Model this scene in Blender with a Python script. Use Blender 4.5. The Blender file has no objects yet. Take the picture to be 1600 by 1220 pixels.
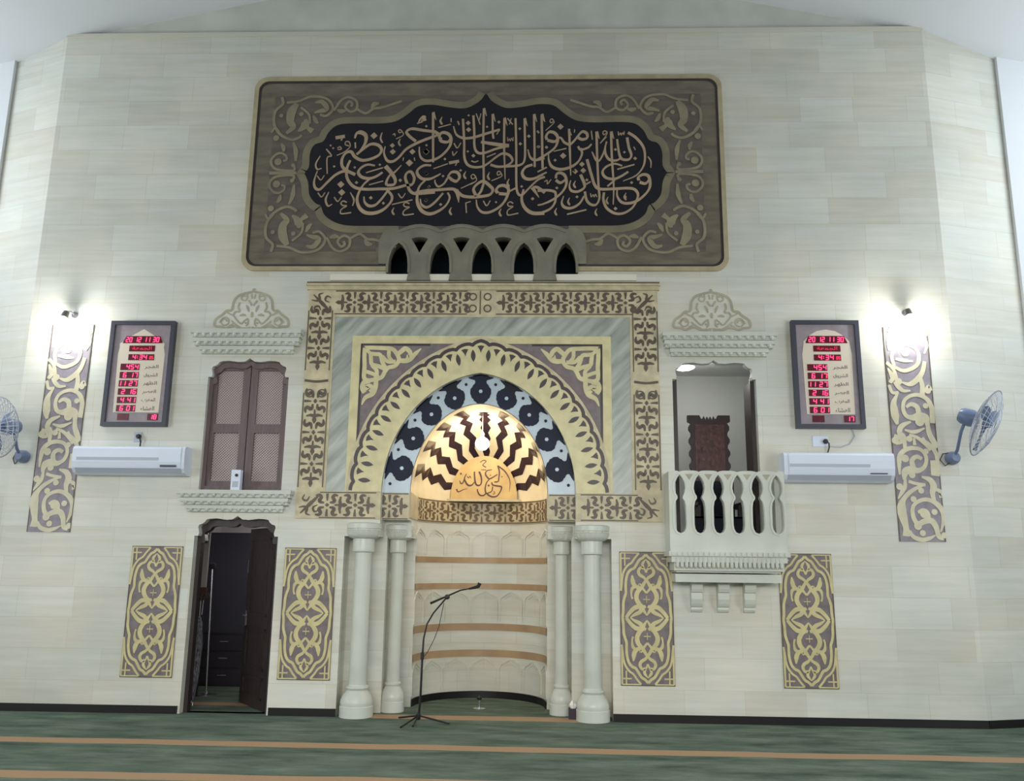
import bpy, bmesh, math, random
from mathutils import Vector, Matrix
random.seed(4)
PI = math.pi
S = bpy.context.scene
COL = S.collection

# ------------------------------------------------------------------ camera
cd = bpy.data.cameras.new('camera')
cam = bpy.data.objects.new('camera', cd)
COL.objects.link(cam)
cd.sensor_width = 36.0
cd.sensor_fit = 'HORIZONTAL'
cd.lens = 1324.8 / 1600 * 36
cd.clip_end = 200
pitch, yaw, roll = 0.204139, 0.034606, 0.0123586
cp, sp = math.cos(pitch), math.sin(pitch)
right, fwd, up = Vector((1, 0, 0)), Vector((0, cp, sp)), Vector((0, -sp, cp))
RZ = Matrix.Rotation(yaw, 3, 'Z')
right, fwd, up = RZ @ right, RZ @ fwd, RZ @ up
r2 = math.cos(roll) * right + math.sin(roll) * up
u2 = -math.sin(roll) * right + math.cos(roll) * up
M3 = Matrix((r2, u2, -fwd)).transposed()
cam.matrix_world = Matrix.Translation((0.730, -10.0, 1.680)) @ M3.to_4x4()
S.camera = cam

# ------------------------------------------------------------------ light, exposure
S.view_settings.view_transform = 'Standard'
S.view_settings.look = 'None'
S.view_settings.gamma = 1.0
S.view_settings.use_curve_mapping = False
S.view_settings.exposure = 0.0
S.cycles.use_denoising = True
S.cycles.max_bounces = 7
S.cycles.diffuse_bounces = 5
S.cycles.sample_clamp_indirect = 6.0

W = bpy.data.worlds.new('world')
S.world = W
W.use_nodes = True
bg = W.node_tree.nodes['Background']
bg.inputs[0].default_value = (0.93, 0.97, 1.0, 1)
bg.inputs[1].default_value = 0.42


def area(name, loc, target, size, sizey, power, color=(1, 1, 1), spread=180):
    l = bpy.data.lights.new(name, 'AREA')
    l.shape = 'RECTANGLE'
    l.size, l.size_y, l.energy, l.color = size, sizey, power, color
    l.spread = math.radians(spread)
    o = bpy.data.objects.new(name, l)
    COL.objects.link(o)
    o.location = loc
    o.rotation_euler = (Vector(target) - Vector(loc)).to_track_quat('-Z', 'Y').to_euler()
    return o


def point(name, loc, power, color=(1, 1, 1), r=0.05):
    l = bpy.data.lights.new(name, 'POINT')
    l.energy, l.color, l.shadow_soft_size = power, color, r
    o = bpy.data.objects.new(name, l)
    COL.objects.link(o)
    o.location = loc
    return o


# added side lights, high and low, for assumed windows that are not built, and added fill panels behind the camera
K = dict(world=0.03, high=106, mid=292, front=92, low=106, wall=26, niche=21, room=15, store=11)
bg.inputs[1].default_value = K['world']
for sg in (-1, 1):
    area('added_side_fill', (sg * 8.6, -1.6, 6.3), (sg * 3.0, 0.4, 5.6), 2.4, 3.0, K['high'], (0.86, 0.94, 1.0))  # added high fill; its window is assumed, the side wall has no opening
    area('added_side_fill', (sg * 8.8, -5.5, 2.6), (sg * -1.0, 0.0, 1.6), 4.5, 3.6, K['mid'], (0.92, 0.97, 1.0))  # added lower side fill, likewise without a window in the wall
area('hall_fill', (0, -12.0, 4.4), (0, 0, 1.2), 9.0, 2.2, K['front'], (1.0, 0.99, 0.95), 110)  # added frontal fill on the wall, not a real fitting
area('hall_fill', (0, -10.8, 3.3), (0, 0.0, -0.9), 8.0, 1.2, K['low'], (1.0, 0.99, 0.95), 80)  # added fill that brightens the lower wall

# ------------------------------------------------------------------ traced ornament (millimetres on the wall)
CALL=[([37,41,41,33,15],[-1650,6545,-1774,6595,-1898,6546,-2007,6436,-2093,6344,-2152,6363,-2174,6437,-2161,6523,-2140,6597]),([39],[-1647,6824,-1558,6904,-1469,6966,-1376,6953,-1327,6891,-1358,6816,-1459,6761,-1574,6743,-1668,6793,-1718,6861,-1787,6843,-1832,6756,-1821,6657,-1751,6595,-1650,6545]),([22,54,50,39,24],[-1681,7049,-1661,7115,-1604,7132,-1544,7092,-1535,7017,-1560,6942,-1630,6830]),([37],[-1724,6743,-1759,6645,-1758,6521,-1707,6423,-1624,6361,-1486,6343,-1326,6348,-1212,6348,-1121,6360,-997,6396,-917,6408,-892,6494,-935,6580,-991,6562,-1006,6494,-974,6408,-949,6335,-890,6286,-776,6286,-621,6300]),([22,39,39,33],[-1403,6668,-1502,6681,-1586,6632,-1611,6570,-1563,6511,-1470,6490,-1379,6520,-1301,6575]),([28,35,43,48,39,28],[-1469,6477,-1535,6410,-1587,6313,-1610,6203,-1574,6094,-1494,6027,-1380,6021,-1268,6069,-1181,6166,-1168,6251,-1234,6336]),([35,39,37,17],[-1227,6318,-1297,6214,-1373,6130,-1452,6118,-1509,6166,-1525,6245]),([54,48,39,33],[-1268,6661,-1198,6581,-1137,6482,-1146,6409,-1237,6397]),([37,35,30,13],[-1237,6397,-1247,6440,-1208,6532,-1141,6581,-1064,6673]),([15,37,41,41,39],[-1282,6934,-1293,6841,-1251,6741,-1181,6723,-1103,6778,-1015,6889,-914,6957,-800,7013,-641,7077]),([35,37,37],[-890,7003,-976,7076,-1015,7139,-945,7179,-805,7157,-643,7135]),([48],[-1931,7056,-1811,7078]),([22],[-1845,7066,-1854,7018]),([13,24,20],[-1331,7128,-1347,7047,-1319,6984]),([13,22,22,15],[-2115,6807,-2166,6696,-2144,6621,-2089,6633]),([17],[-2042,6900,-1970,6807,-2024,6776,-2011,6559]),([15],[-1751,6943,-1799,6962,-1793,7003,-1750,6995,-1738,6930,-1810,6856,-1901,6812]),([20],[-1673,6992,-1665,6911]),([13],[-1071,7140,-1105,7125,-1120,7152,-1101,7167,-1071,7140,-1057,7089,-1148,7037]),([15],[-1191,7096,-1168,7109,-1161,7077]),([11,26,22],[-1090,7039,-1109,6990,-1094,6952,-1080,6948]),([13,28,26,13],[-1977,6307,-2011,6204,-1977,6119,-1924,6143]),([11,24,15],[-1701,6301,-1650,6203,-1663,6118]),([17],[-1740,6167,-1787,6185,-1814,6155,-1789,6125,-1738,6118,-1793,6082,-1814,6046,-1795,6012,-1676,6028]),([17],[-942,6147,-988,6165,-1015,6135,-991,6105,-940,6099,-995,6063,-1017,6026,-998,5993,-880,6008]),([15],[-1904,6237,-1855,6179,-1812,6240]),([15],[-2116,6298,-2067,6241,-2024,6302]),([15],[-1089,6283,-1041,6226,-998,6287]),([15],[-2139,6531,-2089,6473,-2047,6535]),([17],[-1514,6570,-1298,6639]),([15],[-1466,6404,-1287,6456]),([15],[-1163,6135,-904,6199]),([11,26,22],[-1135,6093,-1154,6045,-1138,6009,-1125,6005]),([15],[-1900,6912,-1867,6931,-1847,6899,-1894,6893]),([13],[-1040,6778,-1044,6734]),([13],[-902,6777,-894,6734]),([22],[-856,7302,-812,7352,-777,7340,-821,7296,-764,7308]),([15],[-884,7252,-809,7277]),([34,32,28],[-679,7403,-669,7059,-658,6710]),([34,9],[-677,7411,-639,7302]),([39],[-653,7138,-597,7101]),([34],[-647,7072,-597,7098]),([39,41,39,34,16],[-566,7029,-590,7069,-554,7122,-481,7108,-438,7044,-449,6939,-522,6834,-617,6760,-737,6730,-811,6770,-839,6849,-841,6928]),([39],[-438,7044,-478,6992,-551,6999,-581,7029]),([23,37,39,34,21],[-681,6667,-772,6668,-849,6613,-852,6548,-790,6486,-693,6483,-610,6521,-556,6554]),([30,34,44,44,32,23],[-747,6470,-822,6380,-846,6264,-836,6148,-775,6046,-678,6008,-571,6046,-478,6122,-433,6224,-459,6295]),([34,39,34,16],[-518,6289,-623,6161,-717,6097,-788,6136,-805,6212]),([37,39,39],[-868,6296,-748,6322,-568,6334,-400,6344,-339,6308,-265,6250,-145,6234,-25,6243,76,6268,111,6332,68,6390,-11,6448,-89,6410,-133,6339,-97,6243]),([34,41],[-5,6422,-39,6313,-85,6249]),([55,46,7],[-357,6333,-332,6275,-317,6160]),([34,39,37,30,16],[-465,6514,-418,6573,-345,6570,-314,6507,-354,6449,-409,6469,-458,6501,-510,6418,-581,6377,-623,6431,-626,6470]),([32],[-291,7316,-267,6991,-260,6781,-215,6676,-130,6641,-33,6649,38,6688,146,6779,229,6828,314,6804,354,6726,280,6661,172,6646,75,6675]),([30],[148,6646,328,6652,460,6673,510,6751,512,6987,503,7311]),([34,9],[505,7319,540,7211]),([32],[-157,7362,-140,7122,-133,6924,-85,6839,11,6842,144,6894,307,6935]),([46,46,34],[307,6935,143,6956,-52,6990]),([16,34,37,32],[-410,7210,-371,7097,-284,7046,-163,7050,-18,7095,188,7163]),([16],[188,7163,147,7094]),([30],[-24,7455,-22,6990,-6,6468]),([34,9],[-22,7463,14,7354]),([28],[90,7374,98,7121,108,7035]),([34,9],[92,7382,128,7273]),([32,30,11],[244,7319,246,6923,265,6473]),([34,9],[247,7327,282,7219]),([30],[387,7319,402,6856,406,6466,422,6299,477,6258,571,6356,678,6465,768,6506]),([30],[624,7368,633,6986,638,6640]),([34,9],[627,7376,661,7268]),([34,9],[730,7375,765,7267]),([14,32,32],[549,6882,580,6777,643,6735,761,6763]),([39,41,39,34,16],[177,6287,153,6325,188,6379,260,6387,311,6331,274,6197,192,6095,74,6029,-21,6032,-80,6102,-96,6198]),([39],[309,6312,297,6274,189,6280]),([25],[297,6297,406,6357]),([34,39,39,28],[611,6673,521,6637,480,6557,522,6485,618,6479,744,6536]),([30,37,46,46],[500,6337,477,6209,514,6095,610,6018,764,6015]),([50,9],[610,6363,694,6228]),([34,39],[619,6363,673,6363,769,6292]),([16],[-6,6181,37,6117,81,6186]),([16],[-398,6974,-354,6908,-309,6979]),([14],[-649,6623,-469,6690]),([41],[-455,6700,-327,6726]),([18],[-349,6716,-372,6664]),([14],[-606,7194,-445,7240]),([11,28,23],[-561,7344,-581,7291,-566,7251,-551,7247]),([16],[-444,7324,-442,7270]),([14],[-294,6352,-135,6432]),([14],[-115,6500,-150,6481,-169,6520,-140,6543,-109,6507,-102,6455,-173,6404]),([11,28,23],[-237,6585,-258,6533,-242,6494,-228,6490]),([11,28,23],[65,6571,44,6519,59,6480,73,6476]),([11,28,23],[316,6480,295,6428,310,6389,324,6385]),([16],[370,6146,334,6169,301,6143,317,6110,369,6105,306,6057,298,6006,325,5991,437,6016]),([11,28,23],[-408,6096,-428,6046,-412,6007,-398,6003]),([16],[-227,6160,-216,6020]),([14],[-227,6154,-165,6175]),([11,28,23],[220,6076,199,6025,214,5987,228,5983]),([14],[-121,7388,-67,7235]),([14],[-60,7388,-80,7295]),([14],[283,7319,352,7232]),([14],[332,7319,309,7233]),([16],[-413,6860,-400,6807,-353,6860]),([16],[-168,6728,-125,6712,-81,6730]),([11],[287,7054,294,7001,311,7034,324,7001,336,7041,358,7003,360,7054]),([14],[209,6551,174,6532,163,6568,191,6583,215,6551,216,6512,91,6454]),([18],[-357,7283,-337,7230]),([16],[25,6779,139,6831]),([23],[-865,7273,-830,7326,-781,7326,-829,7292,-768,7305]),([33],[723,7356,730,7005,738,6623]),([33,9],[725,7376,757,7274]),([35,39,37,33,33],[793,7015,781,7067,821,7123,890,7110,932,7035,901,6918,811,6832,674,6743]),([37],[930,7035,890,6990,798,7009]),([24,35,37,37],[926,7044,972,7039,1015,6977,1084,6951,1141,7003,1187,7065,1244,7127,1301,7099,1303,7040,1243,7018,1189,7043]),([33,30,15],[1075,7166,1084,6880,1094,6524]),([13],[1075,7153,1104,7078]),([28],[1188,6923,1220,6877,1311,6903,1359,6953]),([28,35,39,37,15],[1222,6898,1237,6817,1185,6707,1083,6634,959,6607,857,6644,817,6733,813,6819]),([33,30,30,33],[1424,7126,1429,6816,1443,6389,1453,6220,1413,6130,1346,6130,1293,6190,1271,6305]),([33,9],[1429,7127,1460,7027]),([37,35,33,33],[1301,6743,1354,6535,1398,6389,1465,6338,1633,6340,1802,6349,1891,6333,1935,6273,1922,6195,1864,6087,1752,6013,1640,6013,1541,6085,1503,6196,1512,6292]),([39,37,33,15],[1218,6535,1265,6414,1260,6353,1184,6305,1105,6315,1077,6378,1094,6457]),([22],[1263,6389,1344,6438]),([30,35,37,15],[1262,6244,1206,6148,1116,6088,1026,6089,981,6149,1004,6245]),([33,30,15],[1609,7125,1616,6754,1634,6388,1625,6129]),([33,9],[1613,7126,1644,7026]),([37,33,33,26],[1812,7043,1833,6901,1862,6802,1830,6741,1751,6741,1716,6791,1697,6902,1685,7019]),([26,33,30,20],[1740,6766,1672,6727,1582,6740,1537,6816,1532,6902,1553,6989]),([20,28,30,15],[1550,6989,1515,6841,1457,6728,1412,6740,1365,6848]),([35,33,28,11],[1825,7112,1926,7037,2014,6912,2034,6777,2009,6642,1917,6521,1753,6446]),([20,33,35,33],[1744,6653,1649,6681,1547,6644,1495,6571,1534,6495,1635,6473,1725,6509,1819,6572]),([28],[1648,6459,1555,6374]),([37,39,37,39,33,15],[1951,6454,1944,6496,2007,6533,2074,6508,2090,6387,2047,6290,1944,6192,1832,6147,1732,6159,1677,6243,1678,6352]),([37],[2084,6466,2032,6411,1960,6430]),([35,37,35,33,20],[906,6485,919,6546,972,6558,1026,6512,1038,6402,981,6293,869,6197,745,6137,678,6123]),([35],[1032,6469,964,6424,906,6461]),([33],[677,6316,790,6324,886,6306,906,6257,891,6149,824,6065,679,6003]),([22],[675,6574,791,6637]),([24],[676,6511,791,6568]),([20],[1682,6605,1899,6670]),([15],[879,6856,1040,6895]),([20],[1048,5999,1289,6060]),([13,20,13],[2070,6779,2106,6715,2104,6624]),([13],[878,7273,843,7254,830,7286,855,7307,880,7273,872,7242,775,7145]),([13],[1551,7107,1517,7082,1506,7120,1535,7136,1557,7094,1470,6964]),([15],[1470,6964,1551,7053]),([15],[1358,7139,1371,7015]),([12],[1700,7125,1705,7075,1728,7106,1739,7075,1756,7109,1773,7081,1777,7131]),([11,26,22],[1787,6285,1766,6237,1779,6201,1793,6197]),([11,26,22],[1080,6221,1060,6173,1073,6136,1087,6133]),([11,26,22],[917,6083,897,6035,911,5999,924,5995]),([11,26,22],[1421,6076,1401,6028,1414,5992,1427,5988]),([13],[1341,6280,1352,6232,1374,6262,1388,6232,1403,6268,1421,6232]),([15],[761,6440,795,6458,801,6409,846,6470]),([13],[1895,6913,1914,6870]),([15],[1147,7159,1141,7115]),([11,26,22],[1154,6450,1133,6402,1147,6366,1160,6362]),([11,26,22],[1563,6232,1542,6183,1555,6147,1568,6144])]
CALL_DOT=[(-1434,7085,46,46),(-928,6858,39,39),(-962,6703,48,48),(-1190,6946,33,33),(-1181,6859,39,39),(-1827,6411,46,46),(-1810,6301,46,46),(-749,6857,41,41),(-761,7213,17,17),(-1435,6227,24,24),(-1272,6154,20,20),(-739,6555,22,22),(-699,6377,20,20),(-733,6189,22,22),(-1070,6464,24,24),(-1628,6435,22,22),(-1661,6644,17,17),(-1927,6658,17,17),(-1340,6680,17,17),(-1989,6950,15,15),(-1953,6912,15,15),(-222,7256,32,32),(-214,7162,34,34),(-754,6855,39,39),(560,7066,23,23),(443,7172,19,19),(452,6961,23,23),(-525,6521,18,18),(-738,6554,23,23),(-702,6373,18,18),(-732,6193,21,21),(-544,6135,21,21),(-145,6800,25,25),(-218,7362,16,16),(23,7201,16,16),(174,7267,21,21),(674,7131,18,18),(676,6920,18,18),(475,6376,18,18),(155,6165,16,16),(-750,6947,16,16),(-304,6598,18,18),(-508,6755,18,18),(614,6209,23,23),(-219,6859,16,16),(964,7197,41,41),(1236,6676,35,35),(1151,6578,35,35),(1253,6590,37,37),(998,6794,41,41),(1777,6231,20,20),(1652,6075,24,24),(1172,6233,20,20),(919,6354,20,20),(1297,6462,20,20),(1859,6424,20,20),(1909,6753,24,24),(1662,6877,20,20),(1775,6840,17,17),(787,6912,22,22),(896,6733,20,20),(690,6919,20,20),(1140,6585,15,15),(684,7118,15,15)]
CART=[([4],[-29,7670,-74,7594,-154,7526,-292,7466,-501,7482,-712,7519,-897,7498,-1033,7384,-1192,7284,-1423,7257,-1749,7262,-1935,7238,-2046,7137,-2108,7012,-2222,6962,-2272,6838,-2273,6664,-2325,6565,-2271,6442,-2244,6270,-2162,6161,-2091,6124,-2038,6003,-1908,5906,-1723,5858,-1405,5853,-1088,5852])]
CORN=[([27],[-2669,7645,-2652,7543,-2739,7453,-2756,7318,-2721,7195,-2632,7094,-2504,7038,-2404,7071,-2380,7104]),([48,91,81,57,29],[-2465,7553,-2530,7429,-2537,7295,-2495,7216,-2577,7128]),([19,57,86,29],[-2429,7155,-2371,7204,-2334,7271,-2337,7327]),([29,57],[-2331,7226,-2239,7154]),([25],[-2601,7565,-2436,7587,-2295,7648,-2138,7639,-2036,7584,-1989,7471,-2066,7376,-2155,7388]),([23],[-2410,7496,-2300,7394,-2281,7260]),([19,48,53,43,19],[-2227,7563,-2134,7573,-2072,7471,-2173,7438,-2229,7416]),([19,46,19],[-2242,7377,-2199,7293,-2168,7270]),([25],[-1972,7448,-1897,7583,-1796,7637,-1689,7582,-1679,7469,-1759,7430,-1830,7498,-1787,7571,-1740,7548,-1753,7503]),([19,48,19],[-1936,7459,-1878,7436,-1817,7447]),([25],[-1679,7469,-1557,7406,-1457,7473,-1355,7484,-1202,7539,-1091,7578]),([19,53,19],[-1488,7479,-1450,7535,-1388,7546]),([21],[-2774,7140,-2727,7206,-2666,7139]),([19,48,19],[-2482,7005,-2442,6894,-2431,6735]),([25],[-2610,6851,-2681,6840,-2748,6763,-2734,6676,-2651,6621,-2456,6609,-2448,6675]),([23],[-2610,6851,-2559,6807,-2553,6757,-2598,6741]),([15],[-2761,6586,-2414,6585]),([19,44,19],[-2635,6984,-2605,6934,-2596,6873])]
CORN_DOT=[(-2707,7061,40,40),(-2658,6730,48,48),(-2661,7380,27,27),(-2399,7400,29,29),(-2461,6680,27,27)]
STRIP=[([22,39,48,54,108,97,65,87],[83,664,-22,622,-130,549,-199,456,-212,354,-195,252,-178,151,-184,68]),([37],[-108,699,-28,674,82,657]),([32,49,52,43,11],[-144,131,-99,61,-11,31,71,47,149,85]),([65,54,70,65,54,49,43,43,49,63,52,43,17],[237,59,183,74,162,174,118,245,47,244,-36,213,-82,273,-89,375,-47,447,48,489,138,475,214,419,252,338,248,236,210,124]),([65,54,32],[78,255,75,336,27,366,-31,340]),([22,65,81,54,43],[45,752,138,717,173,645,153,562,171,449]),([32,49,54],[180,614,239,588,255,542,224,537]),([27,45,49,15],[-145,745,-153,642,-189,579,-241,497]),([32,87,81,49,43,43,43,49,56,60,43,22],[-158,714,-135,808,-61,839,15,824,90,872,119,966,85,1050,6,1086,-98,1074,-177,1006,-199,901,-202,776]),([65,52,43],[-44,860,-47,944,8,986,67,960]),([50],[88,1207,115,1165,192,1103,236,1019,245,946]),([108,121,97],[214,946,217,863,204,764]),([43,22],[-1,1122,-5,1207]),([31,43,47],[-55,1247,39,1208,129,1129,181,1065]),([46,61,67,61],[167,1369,179,1259,235,1130,256,1086]),([20,51,16],[-104,1302,6,1278,131,1323]),([24,56,63,51,41],[-23,1402,-135,1346,-165,1266,-121,1217,-117,1083]),([46,37],[-231,1231,-167,1207,-155,1157,-219,1142]),([46,87,94,51,46,41,41,46,51,59,56,65],[167,1344,155,1439,90,1468,10,1448,-67,1467,-101,1548,-81,1649,-8,1708,91,1721,185,1671,230,1570,231,1469,223,1384]),([61,57,31],[75,1508,60,1579,-6,1609,-63,1573]),([20,51,87,94,31],[-147,1745,-205,1628,-205,1527,-195,1426,-182,1366]),([20,61,65,51,45],[-88,1873,4,1851,98,1914,164,2007,199,2131]),([61,51],[134,1706,145,1833,128,1925]),([20,65,41],[-242,2046,-194,1933,-231,1867]),([61,51,20],[-166,1882,-136,1821,-81,1771,2,1773]),([37],[-243,1841,-211,1750,-137,1750]),([41,41,45],[-256,2118,-179,2036,-148,1903]),([31,47,47,37],[-185,2077,-72,2016,29,2037,113,2099,137,2213,100,2296]),([31,46,20],[-144,2160,-32,2138,61,2130]),([41,41,41],[-165,2077,-185,2201,-108,2305,4,2337,100,2296]),([51,41],[189,1772,217,1823,242,1772]),([41,41,41,20],[-109,2295,-42,2389,82,2442,199,2421,241,2327,202,2224]),([31,56,20],[-194,2347,-137,2441,-33,2494]),([31,51,20],[220,2432,267,2515,171,2557]),([31,47,31],[-210,2263,-209,2409,-168,2556])]
STRIP_DOT=[(26,592,35,35),(5,107,35,35),(39,325,50,50),(157,347,35,35),(-43,187,45,45),(-69,493,35,35),(245,84,35,35),(-215,636,39,39),(-61,772,39,39),(121,1050,32,32),(-125,964,45,45),(79,1398,53,53),(163,1590,33,33),(-59,1197,37,37),(-221,1176,43,43),(-131,1883,43,43),(-24,2233,47,47),(203,1772,37,37)]
LUN=[([29],[6,490,-15,452,-91,434,-184,399,-236,334,-259,217,-321,203,-369,155,-448,93,-458,11,-373,-2,-322,-24,-269,-3,-197,5,-139,-22,-67,-23,-13,-35]),([18],[-306,66,-325,93,-357,93,-378,52,-346,18,-297,32,-285,80,-317,119,-363,107,-401,52]),([18],[-322,186,-264,155,-232,141,-194,94,-131,36,-90,73,-50,101,-42,39,-66,5]),([17],[-247,73,-183,19,-132,-10]),([17],[-275,12,-228,39,-247,73]),([13,33,13],[-153,142,-114,152,-75,145]),([13,31,13],[-80,279,-58,238,-44,190]),([22],[-52,338,-11,272]),([21],[-164,313,-179,251,-159,196,-211,189,-238,141]),([17],[-93,389,-119,400,-149,375,-134,341,-91,341,-75,382,-81,445]),([16],[-26,420,-15,362]),([7,24,7],[-5,190,-6,156,-7,121]),([20,39,52],[-68,-35,-28,-25,-12,-28])]
LUN_DOT=[(-72,46,13,13)]
SPAN=[([31],[-1423,4272,-1424,4168,-1416,4040,-1416,3904,-1366,3866,-1275,3879,-1201,3905,-1162,3977,-1123,4024,-1040,4050,-997,4127,-1038,4213,-1091,4260,-1209,4270,-1335,4274,-1423,4272]),([30],[-1348,4199,-1340,4126,-1325,4066,-1240,4041,-1138,3994]),([30],[-1348,4199,-1289,4193,-1230,4182,-1196,4084,-1138,3994]),([28],[-1409,3980,-1311,3947,-1239,3905]),([28],[-1124,4264,-1120,4161,-1063,4088]),([30],[-1325,4057,-1263,3981,-1275,3879]),([28],[-1208,4169,-1134,4101,-1038,4101]),([25],[-1348,4199,-1418,4263]),([33,37,37,30,8],[-1010,4119,-934,4110,-868,4128,-804,4197,-731,4266]),([33,36,33,30],[-1021,4187,-972,4230,-923,4265,-867,4222,-869,4160,-909,4164]),([33,37,37,30,8],[-1266,3870,-1271,3786,-1304,3701,-1389,3650,-1428,3562]),([33,36,33],[-1341,3857,-1415,3836,-1430,3768,-1400,3713]),([28,30,27],[-1361,3751,-1383,3785,-1334,3798,-1307,3756,-1339,3722])]
PLAQ=[([26,20,24,20],[-67,366,-42,307,-33,238,-50,189,-91,185,-116,223,-127,306,-130,365]),([17,24,21,13],[-130,223,-161,185,-209,184,-245,229,-260,277,-234,334]),([14,20,10],[-260,270,-280,215,-307,207,-323,245]),([21],[-314,346,-302,324]),([21,19,17],[179,448,201,365,195,281,187,238,136,229]),([19,17,11,6],[182,441,267,379,323,296,345,220,336,106]),([10,20,20,14],[103,392,37,377,17,335,46,287,82,273,178,331]),([17,19,20,21],[74,270,33,217,17,141,30,65]),([19,21,20,21,17],[101,225,117,190,180,177,230,167,222,115,175,46,113,34,64,55,34,79,-5,50,-54,58,-83,106,-85,135]),([16],[116,170,104,108,48,79]),([13],[-56,488,-14,515,22,501,-20,453,24,422]),([10],[-40,390,27,388]),([19,14,6],[-361,134,-339,96,-270,125,-219,139]),([10],[-226,305,-204,278,-191,306,-173,278]),([9],[132,108,146,80,119,70])]
PLAQ_DOT=[(62,182,17,17),(83,318,10,10),(237,299,10,10)]



# ------------------------------------------------------------------ materials
MATS = {}


def lin(c):
    return tuple(((v / 12.92) if v <= 0.04045 else ((v + 0.055) / 1.055) ** 2.4) for v in [x / 255 for x in c]) + (1,)


def mat(name, rgb, rough=0.6, metal=0.0, var=0.0, scale=6.0, stretch=(1, 1, 1), turn=0.0, emit=0.0, spec=0.5, rgb2=None, bump=0.0):
    if name in MATS:
        return MATS[name]
    m = bpy.data.materials.new(name)
    m.use_nodes = True
    nt = m.node_tree
    b = nt.nodes['Principled BSDF']
    b.inputs['Base Color'].default_value = lin(rgb)
    b.inputs['Roughness'].default_value = rough
    b.inputs['Metallic'].default_value = metal
    b.inputs['Specular IOR Level'].default_value = spec
    if emit:
        b.inputs['Emission Color'].default_value = lin(rgb)
        b.inputs['Emission Strength'].default_value = emit
    if var or rgb2:
        tc = nt.nodes.new('ShaderNodeTexCoord')
        mp = nt.nodes.new('ShaderNodeMapping')
        if turn:      # streaks that run aslant
            mp.vector_type = 'TEXTURE'
            mp.inputs['Scale'].default_value = tuple(1 / q for q in stretch)
            mp.inputs['Rotation'].default_value = (0, turn, 0)
        else:
            mp.inputs['Scale'].default_value = stretch
        nz = nt.nodes.new('ShaderNodeTexNoise')
        nz.inputs['Scale'].default_value = scale
        nz.inputs['Detail'].default_value = 5
        rp = nt.nodes.new('ShaderNodeValToRGB')
        c2 = rgb2 or tuple(max(0, v * (1 - var)) for v in rgb)
        rp.color_ramp.elements[0].color = lin(c2)
        rp.color_ramp.elements[0].position = 0.32
        rp.color_ramp.elements[1].color = lin(tuple(min(255, v * (1 + var * .5)) for v in rgb) if var else rgb)
        rp.color_ramp.elements[1].position = 0.68
        nt.links.new(tc.outputs['Object'], mp.inputs['Vector'])
        nt.links.new(mp.outputs[0], nz.inputs['Vector'])
        nt.links.new(nz.outputs['Fac'], rp.inputs[0])
        nt.links.new(rp.outputs[0], b.inputs['Base Color'])
        if bump:
            bp = nt.nodes.new('ShaderNodeBump')
            bp.inputs['Strength'].default_value = bump
            bp.inputs['Distance'].default_value = 0.01
            nt.links.new(nz.outputs['Fac'], bp.inputs['Height'])
            nt.links.new(bp.outputs[0], b.inputs['Normal'])
    MATS[name] = m
    return m


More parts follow.
